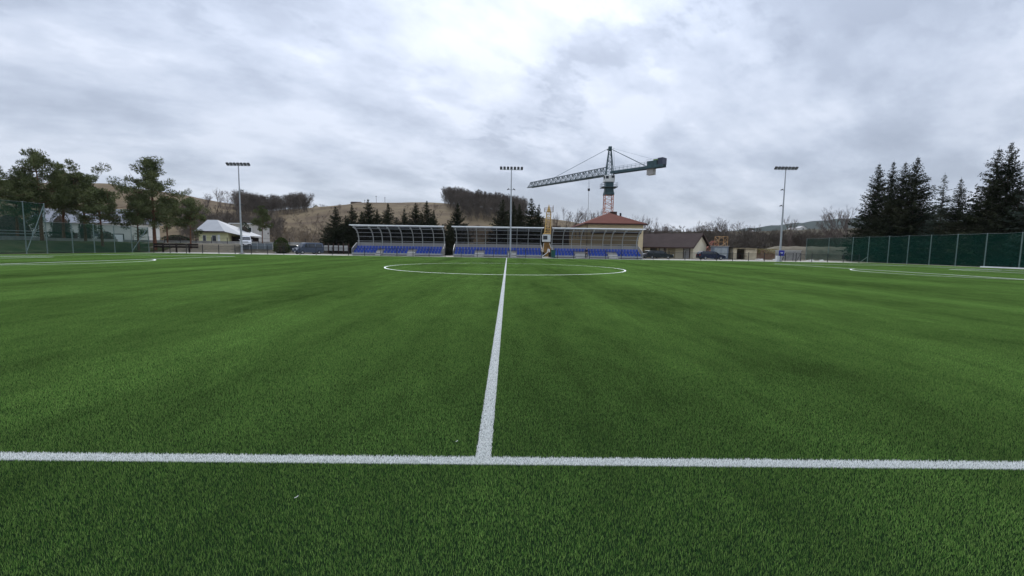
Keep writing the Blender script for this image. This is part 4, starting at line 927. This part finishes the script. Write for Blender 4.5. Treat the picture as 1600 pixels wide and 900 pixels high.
# left houses
wh = thing('white_house', 'long white house with grey roof behind the left pines', 'house', (XA(125, 106), 106, 1.45)); L2 = (XA(207, 106)-XA(46, 106))/2
MB().box(-L2, L2, 0, 9, -.3, 4.6).build('wall', pale_wall, wh)
MB().prism([(-.7, 4.6), (9.7, 4.6), (4.5, 8.3)], 'x', -L2-.5, L2+.5).build('roof', greyroof, wh)
gd = MB().box(L2-4.1, L2-1.9, -.08, -.003, .1, 1.9).build('garage_door', white_metal, wh)
for i in range(4): MB().box(L2-4.05, L2-1.95, -.10, -.082, .15+.44*i, .52+.44*i).build('panel', white_metal, gd)
MB().box(L2-4.3, L2-4.12, -.1, -.003, 0, 2.1).box(L2-1.88, L2-1.7, -.1, -.003, 0, 2.1).box(L2-4.12, L2-1.88, -.1, -.003, 1.92, 2.1).build('garage_frame', black_metal, wh)
for x in (-L2+2, -L2+8, -L2+13.4, 3.4): window(wh, x, x+1.4, 1.3, 2.7)
MB().box(-L2+11, -L2+12, -.06, -.003, 0, 2.1).build('door', brown_trim, wh)
yh = thing('yellow_house', 'pale yellow house with big light metal roof left of the left mast', 'house', (XA(338, 98), 98, 1.5)); a, b = XA(311, 98)-XA(338, 98), XA(357, 98)-XA(338, 98); c = XA(377, 98)-XA(338, 98)
MB().box(a, b, 0, 8, -.3, 2.5).build('wall', yellow_wall, yh)
MB().box(b+.01, c-.6, 1.6, 8, -.3, 1.6).build('carport_wall', dark_tim, yh)
rdg = (XA(326, 102)-XA(338, 98), XA(341, 102)-XA(338, 98)); zr2 = ZA(333, 343.5, 102)-1.5; zl2 = ZA(367, 368, 98)-1.5; zf2 = ZA(335, 361.5, 97.4)-1.5
roof = MB().add([(a-.6, -.6, zf2), (b-.4, -.6, zf2), (c+.3, .4, zl2), (c+.3, 8.6, zl2), (a-.6, 8.6, zf2), (rdg[0], 4, zr2), (rdg[1], 4, zr2)], [(0, 1, 6, 5), (1, 2, 6), (2, 3, 6), (3, 4, 5, 6), (4, 0, 5)])
bm3 = bmesh.new(); me = roof.mesh('roof', whiteroof); bm3.from_mesh(me); bmesh.ops.solidify(bm3, geom=bm3.faces, thickness=.14); bm3.to_mesh(me); bm3.free(); rf = inst('roof', me, yh)
MB().box(a-.65, b-.35, -.72, -.62, zf2-.12, zf2+.06).build('gutter', brown_trim, rf)
window(yh, -.9, .1, .5, 1.9); window(yh, a+.9, a+1.7, .5, 1.9); MB().box(.35, .9, -.06, -.003, 0, 2.0).build('door', white_metal, yh)
for x in (b+.3, c-.7): MB().box(x-.08, x+.08, .9, 1.06, -.3, zl2-.05).build('carport_post', brown_trim, yh)
h2 = thing('grey_house', 'two-storey pale house with white eaves behind the left light mast', 'house', (XA(381, 122), 122, 1.4)); q = (XA(398, 122)-XA(364, 122))/2; zt = ZA(381, 350, 122)-1.4
MB().box(-q, q, 0, 8, -.3, zt).build('wall', M('grey_white_render', (.50, .48, .45), .85, 0, .15, .5), h2)
MB().box(-q-.6, q+.6, -.7, 8.6, zt, zt+.22).build('roof', M('white_eaves', (.66, .67, .68), .6), h2)
for x in (-q+.9, -.4, q-1.7):
    for z in (.9, zt-2.2): window(h2, x, x+1.0, z, z+1.3)
MB().box(q-2.4, q+.2, -.9, -.05, 2.2, 2.5).box(q-2.4, q+.2, -.9, -.8, 2.5, 3.2).build('balcony', white_metal, h2)
# low wall, railing and fences on the left bank
lw = thing('bank_wall', 'low pale concrete wall along the top of the left grass bank', 'wall', (-76, 0, 1.3))
for i in range(12): MB().box(-.2, .2, 12+i*6, 17.97+i*6, -.3, .80).build('wall_panel', concrete, lw)
lw2 = thing('bank_wall', 'low pale concrete wall below the yellow house', 'wall', (0, 85, 1.3)); 
for i in range(7): MB().box(-75.5+i*5.5, -70.03+i*5.5, -.2, .2, -.3, .72).build('wall_panel', concrete, lw2)
gr = thing('pipe_railing', 'grey two-rail pipe railing along the road behind the left net', 'railing', (-79, 0, 1.45))
for i in range(10): MB().tube((0, 14+i*6.4, -.1), (0, 14+i*6.4, 1.75), .06, .06, 6).build('post', galv, gr)
for z in (.75, 1.25, 1.7): MB().tube((0, 12, z), (0, 74, z), .05, .05, 6).build('rail', galv, gr)
bf = thing('bank_fence', 'thin dark post fence on the bank in front of the yellow house', 'fence', (0, 83, 1.4))
for i in range(14): MB().box(-72+i*3.0-.04, -72+i*3.0+.04, -.04, .04, -.2, 1.35).build('post', black_metal, bf)
for z in (.5, 1.2): MB().tube((-72, .06, z), (-33, .06, z), .02, .02, 4).build('rail', black_metal, bf)
gp = thing('grey_gate', 'grey metal panel gate right of the left light mast', 'gate', (XA(402, 78), 78, .05)); q = (XA(426, 78)-XA(378, 78))/2
for i in range(4): MB().box(-q+i*q/2+.03, -q+(i+1)*q/2-.03, -.03, .03, .1, 1.65).build('panel', see_through('gate_sheet%d' % i, (.8, .8, .8), (.16, .19, .21), .75, .5), gp)
for i in range(5): MB().box(-q+i*q/2-.03+.0, -q+i*q/2+.03, -.05, .05, -.1, 1.75).build('post', galv, gp)
pw = thing('gate_pillar', 'short white pillar at the thuja bush', 'pillar', (XA(431.5, 76), 76, 0)); MB().box(-.14, .14, -.14, .14, -.1, .95, .02).build('shaft', white_metal, pw); MB().box(-.18, .18, -.18, .18, .951, 1.0).build('cap', concrete, pw)
wf = thing('roadside_fence', 'dark post fence with pale panels between the van and the left stand', 'fence', (XA(521, 80), 80, 0)); q = (XA(546, 80)-XA(499, 80))/2
for i in range(7): MB().box(-q+i*q/3-.1, -q+i*q/3+.1, -.1, .1, -.1, 1.9, .02).build('post', brown_trim, wf)
for i in range(6): MB().box(-q+i*q/3+.11, -q+(i+1)*q/3-.11, -.03, .03, .5, 1.5).build('panel', M('pale_fence_panel', (.40, .40, .38), .8, 0, .25, 1.5), wf)
ws = thing('white_hut', 'small white hut with pitched top under the first spruces', 'hut', (XA(528, 92), 92, 0)); MB().prism([(-1.1, -.1), (1.1, -.1), (1.1, 2.0), (0, 2.7), (-1.1, 2.0)], 'y', 0, 2).build('wall', pale_wall, ws); MB().slab([(-1.3, -.2, 1.95), (-1.3, 2.2, 1.95), (0, 2.2, 2.82), (0, -.2, 2.82)], -.08).slab([(1.3, -.2, 1.95), (1.3, 2.2, 1.95), (0, 2.2, 2.82), (0, -.2, 2.82)], .08).build('roof', greyroof, ws); MB().box(-.4, .4, -.05, -.003, 0, 1.8).build('door', greyroof, ws)
# shrubs
def shrub(name, lab, px, Y, rx, h, shape, mat, seed, n=1500, grp=None, ry=None, lf=.17):
    x = XA(px, Y); t = thing(name, lab, 'shrub', (x, Y, gz(x, Y)-.05), 0, grp)
    inst('foliage', shrub_mesh(seed, rx, ry or rx, h, n, mat, shape, lf), t)
    inst('stems', core_mesh(rx, ry or rx, h, bark, 'dome' if shape != 'column' else 'column'), t); return t
shrub('thuja_bush', 'rounded dark green thuja bush left of the parked van', 440, 75, 1.35, 2.75, 'column', thuja_n, 61, 2200)
shrub('columnar_conifer', 'broad dark columnar conifer before the white house, left one', 97, 92, 1.75, 6.6, 'column', hedge_n, 62, 2600, 'columnar conifers before the white house')
shrub('columnar_conifer', 'dark columnar conifer before the white house, right one', 135, 92, 1.15, 5.4, 'column', hedge_n, 63, 2000, 'columnar conifers before the white house')
shrub('columnar_conifer', 'tall dark conifer beside the red-trunked pine', 383, 104, 1.4, 5.2, 'column', hedge_n, 64, 1800)
shrub('dark_bush', 'dark round bush left of the white garage door', 166, 96, 1.6, 2.4, 'dome', hedge_n, 65, 1200)
shrub('clipped_hedge', 'flat-topped dark hedge behind the pipe railing on the left', 92, 88, 2.7, 1.8, 'box', hedge_n, 66, 2200, None, .7)
shrub('clipped_hedge', 'dark hedge behind the tall part of the left net', 18, 80, 5.2, 5.6, 'box', hedge_n, 67, 6000, None, .9, .2)
shrub('dark_bush', 'dark hedge bush left of the yellow house', 275, 90, 3.4, 1.7, 'dome', hedge_n, 68, 1800, None, 1.0)
shrub('dark_bush', 'dark scrub along the foot of the right spruces, left end', 1372, 72, 1.6, 2.0, 'dome', hedge_n, 69, 1000, 'scrub behind the right net')
shrub('dark_bush', 'dark scrub along the foot of the right spruces, right end', 1530, 57, 2.2, 1.4, 'dome', hedge_n, 70, 1200, 'scrub behind the right net')
shrub('dry_bush', 'pale dry bush seen through the right net left of the spruces', 1384, 74, 1.3, 2.4, 'dome', M('dry_leaves', (.20, .15, .08), .9, 0, .4, 1.5), 71, 900, None, None, .13)
# far houses and posts on the hill
for px, py, Y, wd, lab in ((1255, 358, 600, 9, 'white gabled house on the far right slope, largest of the three'), (1240, 359.5, 640, 7, 'low pale house left of the white gabled one on the far slope'), (1179, 364, 560, 7, 'tiny pale house on the far slope left of the right mast')):
    p = at(px, py, Y); t = thing('far_house', lab, 'house', (p.x, Y, p.z-1), 0, 'houses on the far slope')
    MB().prism([(-wd/2, -4), (wd/2, -4), (wd/2, wd*.18+1), (0, wd*.45+1), (-wd/2, wd*.18+1)], 'y', 0, 10).build('wall', pale_wall, t)
    MB().slab([(-wd*.55, -.5, wd*.14+1), (-wd*.55, 10.5, wd*.14+1), (0, 10.5, wd*.46+1.1), (0, -.5, wd*.46+1.1)], -.2).slab([(wd*.55, -.5, wd*.14+1), (wd*.55, 10.5, wd*.14+1), (0, 10.5, wd*.46+1.1), (0, -.5, wd*.46+1.1)], .2).build('roof', greyroof, t)
    MB().box(-1, 1, -.06, -.01, .4, 2).build('window', glass, t)
p = at(494, 325, 328); t = thing('hill_house', 'small pale gabled house on the hill crest above the van', 'house', (p.x, 328, p.z-1.2))
MB().prism([(-2.6, -3), (2.6, -3), (2.6, 1.2), (0, 3.4), (-2.6, 1.2)], 'y', 0, 7).build('wall', cream2, t); MB().slab([(-3, -.4, 1.0), (-3, 7.4, 1.0), (0, 7.4, 3.55), (0, -.4, 3.55)], -.15).slab([(3, -.4, 1.0), (3, 7.4, 1.0), (0, 7.4, 3.55), (0, -.4, 3.55)], .15).build('roof', greyroof, t)
p = at(555, 318, 328); t = thing('hill_barn', 'long low brown barn on the bare hill crest', 'barn', (p.x, 328, p.z-.6)); MB().box(-3.4, 3.4, 0, 5, -2, 1.4).build('wall', brownroof, t); MB().prism([(-.4, 1.4), (5.4, 1.4), (2.5, 2.2)], 'x', -3.6, 3.6).build('roof', brownroof, t)
for i, (px, py) in enumerate(((588, 306), (601.5, 308), (570, 312))):
    p = at(px, 320, 328); zt = ZA(px, py, 328); o = thing('utility_pole', ['tallest thin pole on the hill crest', 'right one of the thin poles on the hill crest', 'short thin pole beside the barn on the hill'][i], 'pole', (p.x, 328, p.z-1), 0, 'poles on the hill crest')
    MB().tube((0, 0, -1), (0, 0, zt-p.z+1), .16, .12, 6).build('pole', bark, o); MB().box(-.6, .6, -.06, .06, zt-p.z+.4, zt-p.z+.55).build('crossarm', bark, o)

# ------------------------------------------------------------------ vehicles
def car(name, label, cat, loc, rz, Lc, Wc, lower, cabin, paint, wheels, r, glz, group=None, glassm=glass):
    """side profiles run along local x (front at +x); lower and cabin are outlines in (x, z)"""
    t = thing(name, label, cat, loc, rz, group); hw_ = Wc/2
    def shell(poly, w0, w1, z0_, z1_):
        n = len(poly); v = []
        for s in (-1, 1): v += [(x, s*(w0+(w1-w0)*(z-z0_)/(z1_-z0_)), z) for x, z in poly]
        return MB().add(v, [tuple(range(n)), tuple(range(2*n-1, n-1, -1))]+[(i, (i+1) % n, n+(i+1) % n, n+i) for i in range(n)])
    zl_ = min(z for x, z in lower); zh_ = max(z for x, z in lower); ct_ = max(z for x, z in cabin); cb2 = min(z for x, z in cabin)
    b = shell(lower, hw_, hw_*.97, zl_, zh_); b2 = shell(cabin, hw_*.955, hw_*.80, cb2, ct_); b.add(b2.v, b2.f)
    me = b.mesh('body', paint); bmm = bmesh.new(); bmm.from_mesh(me); bmesh.ops.bevel(bmm, geom=[e_ for e_ in bmm.edges], offset=.035, segments=2, affect='EDGES', clamp_overlap=True); bmm.to_mesh(me); bmm.free()
    inst('body', me, t)
    def wside(z): return hw_*(.955+(.80-.955)*(z-cb2)/(ct_-cb2))
    for gx0, gx1, gz0, gz1, sh0, sh1 in glz['side']:
        for s in (-1, 1):
            o_ = .006
            MB().slab([(gx0, s*(wside(gz0)+o_), gz0), (gx1, s*(wside(gz0)+o_), gz0), (gx1+sh1, s*(wside(gz1)+o_), gz1), (gx0+sh0, s*(wside(gz1)+o_), gz1)], -.008*s).build('side_window', glassm, t)
    for nm, (xa, za_, xb, zb_) in glz['ends'].items():
        ya, yb = wside(za_)-.08, wside(zb_)-.08; dx = .012 if nm == 'windscreen' else -.012
        MB().slab([(xa+dx, -ya, za_+.01), (xa+dx, ya, za_+.01), (xb+dx, yb, zb_+.01), (xb+dx, -yb, zb_+.01)], .008 if nm == 'windscreen' else -.008).build(nm, glassm, t)
    for wx in wheels:
        for s in (-1, 1):
            wo = thing('wheel', None, None, (wx, s*(hw_-.10), r)); wo.parent = t
            m_ = MB(); n = 18; prof = [(r*.62, -.10), (r*.93, -.11), (r, -.07), (r, .07), (r*.93, .11), (r*.62, .10)]
            m_.v = [(math.cos(6.283*i/n)*q, y, math.sin(6.283*i/n)*q) for i in range(n) for q, y in prof]; K = len(prof)
            m_.f = [(i*K+j, i*K+(j+1) % K, ((i+1) % n)*K+(j+1) % K, ((i+1) % n)*K+j) for i in range(n) for j in range(K)]
            m_.build('tyre', tyre_m, wo)
            m_ = MB().tube((0, s*.05, 0), (0, s*.085, 0), r*.62, r*.60, 14)
            for k in range(5): a_ = k*1.2566; m_.tube((0, s*.088, 0), (math.cos(a_)*r*.55, s*.095, math.sin(a_)*r*.55), .035, .03, 4)
            m_.build('rim', rim_m, wo)
    xf = max(x for x, z in lower); xr = min(x for x, z in lower)
    for s in (-1, 1):
        MB().box(xf-.16, xf+.004, s*hw_*.62-.22, s*hw_*.62+.22, zh_*.68, zh_*.68+.17).build('headlight', lamp_m, t)
        MB().box(xr-.006, xr+.08, s*hw_*.80-.12, s*hw_*.80+.12, zh_*.72, zh_*.72+.22).build('tail_light', tail_m, t)
        MB().box(glz['mirror'][0]-.06, glz['mirror'][0]+.1, s*(hw_+.06)-.08, s*(hw_+.06)+.08, glz['mirror'][1], glz['mirror'][1]+.15).build('mirror', paint, t)
    MB().box(xf-.05, xf+.03, -hw_*.9, hw_*.9, zl_+.02, zl_+.22).build('bumper', black_metal, t)
    MB().box(xf+.005, xf+.02, -hw_*.45, hw_*.45, zh_*.70, zh_*.70+.13).build('grille', black_metal, t)
    MB().box(xf+.031, xf+.04, -.26, .26, zl_+.08, zl_+.19).build('number_plate', white_metal, t)
    return t
navy = M('navy_car_paint', (.012, .018, .045), .25, .3, .1, 2, spec=.5); steel = M('blue_grey_car_paint', (.07, .09, .13), .3, .3, .1, 2, spec=.5); silver = M('silver_car_paint', (.36, .38, .39), .3, .5, .08, 2, spec=.5); darkgreen = M('black_green_car_paint', (.015, .022, .024), .25, .3, .1, 2, spec=.5); wpaint = M('white_car_paint', (.70, .71, .72), .3, 0, .05, 2, spec=.5)
LOWV = [(-2.3, .25), (2.25, .25), (2.32, .5), (2.25, .95), (1.55, 1.10), (-2.32, 1.12)]; CABV = [(1.60, 1.09), (.98, 1.84), (.6, 1.94), (-2.1, 1.93), (-2.28, 1.7), (-2.32, 1.10)]
GV = dict(side=[(.55, 1.25, 1.14, 1.75, 0, -.42), (-.75, .42, 1.14, 1.75, 0, 0), (-2.05, -.9, 1.14, 1.72, .05, 0)], ends=dict(windscreen=(1.55, 1.14, 1.02, 1.80), rear_window=(-2.31, 1.2, -2.28, 1.72)), mirror=(1.2, 1.15))
car('parked_van', 'dark blue-grey van parked left of the left stand, facing the pitch', 'van', (XA(481.5, 73.5), 73.5, -.03), R(-128), 4.7, 1.9, LOWV, CABV, steel, (-1.45, 1.5), .33, GV)
car('small_van', 'white van standing behind the grey gate by the left mast', 'van', (XA(384.5, 79.5), 79.5, gz(XA(384.5, 79.5), 79.5)), R(-61), 4.4, 1.8, LOWV, CABV, wpaint, (-1.45, 1.5), .33, GV)
LOWW = [(-2.25, .25), (2.2, .24), (2.28, .5), (2.2, .72), (1.15, .92), (-2.27, .95)]; CABW = [(1.2, .91), (.5, 1.40), (.25, 1.46), (-1.75, 1.45), (-2.05, 1.3), (-2.28, .94)]
GW = dict(side=[(.1, .95, .95, 1.36, 0, -.5), (-.85, .0, .95, 1.36, 0, -.03), (-1.9, -.95, .95, 1.34, .1, 0)], ends=dict(windscreen=(1.15, .94, .55, 1.38), rear_window=(-2.26, .98, -2.04, 1.29)), mirror=(.75, .95))
car('estate_car', 'dark navy estate car parked side-on in front of the small cream house', 'car', (XA(1111, 74.2), 74.2, -.03), R(2), 4.55, 1.75, LOWW, CABW, navy, (-1.35, 1.38), .32, GW)
car('parked_car', 'silver car parked right beside the right stand end', 'car', (XA(1014, 80), 80, -.06), R(-158), 4.3, 1.7, LOWW, CABW, silver, (-1.35, 1.38), .31, GW)
car('parked_car', 'black car parked by the porch between silver car and white door', 'car', (XA(1032, 77), 77, -.06), R(-20), 4.3, 1.7, LOWW, CABW, darkgreen, (-1.35, 1.38), .31, GW)
car('parked_car', 'pale car on the road behind the left net', 'car', (-88, 66, 1.4), R(80), 4.3, 1.7, LOWW, CABW, silver, (-1.35, 1.38), .31, GW)
car('parked_car', 'dark car partly hidden right of the thuja bush', 'car', (XA(456, 79), 79, -.06), R(160), 4.2, 1.7, LOWW, CABW, darkgreen, (-1.35, 1.38), .31, GW)

# ------------------------------------------------------------------ people
def skin(name, chains, mat, parent):
    """chains of ((x, y, z), r) joined where a chain starts at a named joint index"""
    bmx = bmesh.new(); ly = bmx.verts.layers.skin.verify(); vs_ = []
    for ch_ in chains:
        prev = None
        for it in ch_:
            if isinstance(it, int): v = vs_[it]
            else:
                v = bmx.verts.new(it[0]); v[ly].radius = (it[1], it[1] if len(it) < 3 else it[2]); vs_.append(v)
            if prev is not None: bmx.edges.new((prev, v))
            prev = v
    vs_[0][ly].use_root = True
    me = bpy.data.meshes.new(name); bmx.to_mesh(me); bmx.free(); me.materials.append(mat); o = inst(name, me, parent)
    o.modifiers.new('skin', 'SKIN'); s = o.modifiers.new('sub', 'SUBSURF'); s.levels = 1; s.render_levels = 1; return o
skinm = M('skin', (.45, .28, .2), .6); hairm = M('dark_hair', (.03, .02, .015), .8)
def person(label, loc, rz, top, legs, lean=0.0, armf=0.0, cloth=None):
    t = thing('person', label, 'person', loc, rz)
    def P(x, y, z): return (x, y-lean*max(0, z-.92), z)
    sk = [[(P(0, 0, .95), .11), (P(0, 0, 1.15), .11), (P(0, 0, 1.40), .10), (P(0, .01, 1.50), .05), (P(0, -.01, 1.60), .085), (P(0, -.02, 1.70), .075)]]
    for s in (-1, 1):
        sk.append([2, (P(s*.19, 0, 1.40), .055), (P(s*.24, -.03-armf*.15, 1.13), .042), (P(s*.22, -.10-armf*.38, .92+armf*.08), .034), (P(s*.21, -.14-armf*.44, .84+armf*.08), .03)])
        sk.append([0, (P(s*.10, 0, .88), .09), ((s*.12, -.03*s, .48), .06), ((s*.13, .03*s, .09), .042), ((s*.14, -.12+.03*s, .04), .04)])
    skin('body', sk, skinm, t)
    tp = [[(P(0, 0, .92), .145, .115), (P(0, 0, 1.15), .15, .12), (P(0, 0, 1.40), .14, .11)]]
    for s in (-1, 1): tp.append([2, (P(s*.20, 0, 1.41), .075), (P(s*.245, -.03-armf*.15, 1.13), .06), (P(s*.222, -.09-armf*.36, .94+armf*.08), .05)])
    skin('jacket', tp, top, t)
    lg = [[(P(0, 0, .96), .13, .115)]]
    for s in (-1, 1): lg.append([0, (P(s*.10, 0, .86), .11), ((s*.12, -.03*s, .48), .078), ((s*.13, .03*s, .10), .065)])
    skin('trousers', lg, legs, t)
    m_ = MB(); n = 10; c = P(0, .0, 1.70)
    for j in range(5):
        a = j/4*1.45; m_.v += [(c[0]+math.cos(6.283*i/n)*.095*math.cos(a), c[1]+.015+math.sin(6.283*i/n)*.105*math.cos(a), c[2]-.02+.115*math.sin(a)) for i in range(n)]
    m_.f = [(j*n+i, j*n+(i+1) % n, (j+1)*n+(i+1) % n, (j+1)*n+i) for j in range(4) for i in range(n)]; m_.build('hair', hairm, t, smooth=True)
    return t
pw_ = person('person in white top and black trousers bending beside the yellow crane', (XA(858.5, 67.8), 67.8, -.03), R(-60), M('white_shirt', (.72, .72, .70), .8), M('black_trousers', (.012, .012, .014), .9), .35, .5)
person('person in dark navy clothes standing at the right stand steps', (XA(916.5, 68.3), 68.3, -.03), R(10), M('navy_jacket', (.015, .02, .05), .85), M('dark_navy_trousers', (.012, .014, .03), .9))
pk = MB().tube((XA(847.5, 67.2), 67.2, .25), (XA(856, 67.6), 67.6, .92), .05, .05, 6).build('pole', crane_white); tag(pk, 'pale pole held slanting by the person in white', 'pole')
bn = thing('green_bin', 'dark green bin standing right of the person in white', 'bin', (XA(864.5, 68.3), 68.3, -.03)); MB().prism([(-.3, .08), (.3, .08), (.36, 1.25), (-.36, 1.25)], 'y', -.3, .3).build('body', M('green_plastic', (.02, .09, .07), .5), bn); MB().box(-.4, .4, -.36, .36, 1.251, 1.33, .02).build('lid', M('green_plastic_lid', (.015, .07, .055), .5), bn)
for s in (-1, 1): MB().tube((s*.3, .25, .1), (s*.38, .25, .1), .1, .1, 10).build('wheel', tyre_m, bn)

for px, py, lab in ((460, 778, 'tiny curled white scrap lying on the foreground turf'), (712, 690, 'tiny white scrap on the turf just behind the touchline')):
    d = RX*((px-800)/F)+UX*(-(py-450)/F)+FW; p = CAM+d*((0.024-CAM.z)/d.z)
    o = MB().path([(0, 0, 0), (.009, .004, .002), (.014, .013, .003), (.012, .024, .001)], .0018, 4).build('white_scrap', white_metal, None, p); tag(o, lab, 'scrap')
# ------------------------------------------------------------------ haze
hzv = MB().box(-6000, 6000, -6000, 6000, -1.5, 330).build('haze', None); hzv['kind'] = 'stuff'; hzv['label'] = 'thin pale haze in the air over the valley'
hm = bpy.data.materials.new('haze'); hm.use_nodes = True; hm.node_tree.nodes.clear()
pv = hm.node_tree.nodes.new('ShaderNodeVolumePrincipled'); pv.inputs['Color'].default_value = (.90, .95, 1, 1); pv.inputs['Density'].default_value = 0.000042
mo = hm.node_tree.nodes.new('ShaderNodeOutputMaterial'); hm.node_tree.links.new(pv.outputs[0], mo.inputs['Volume']); hzv.data.materials.append(hm)
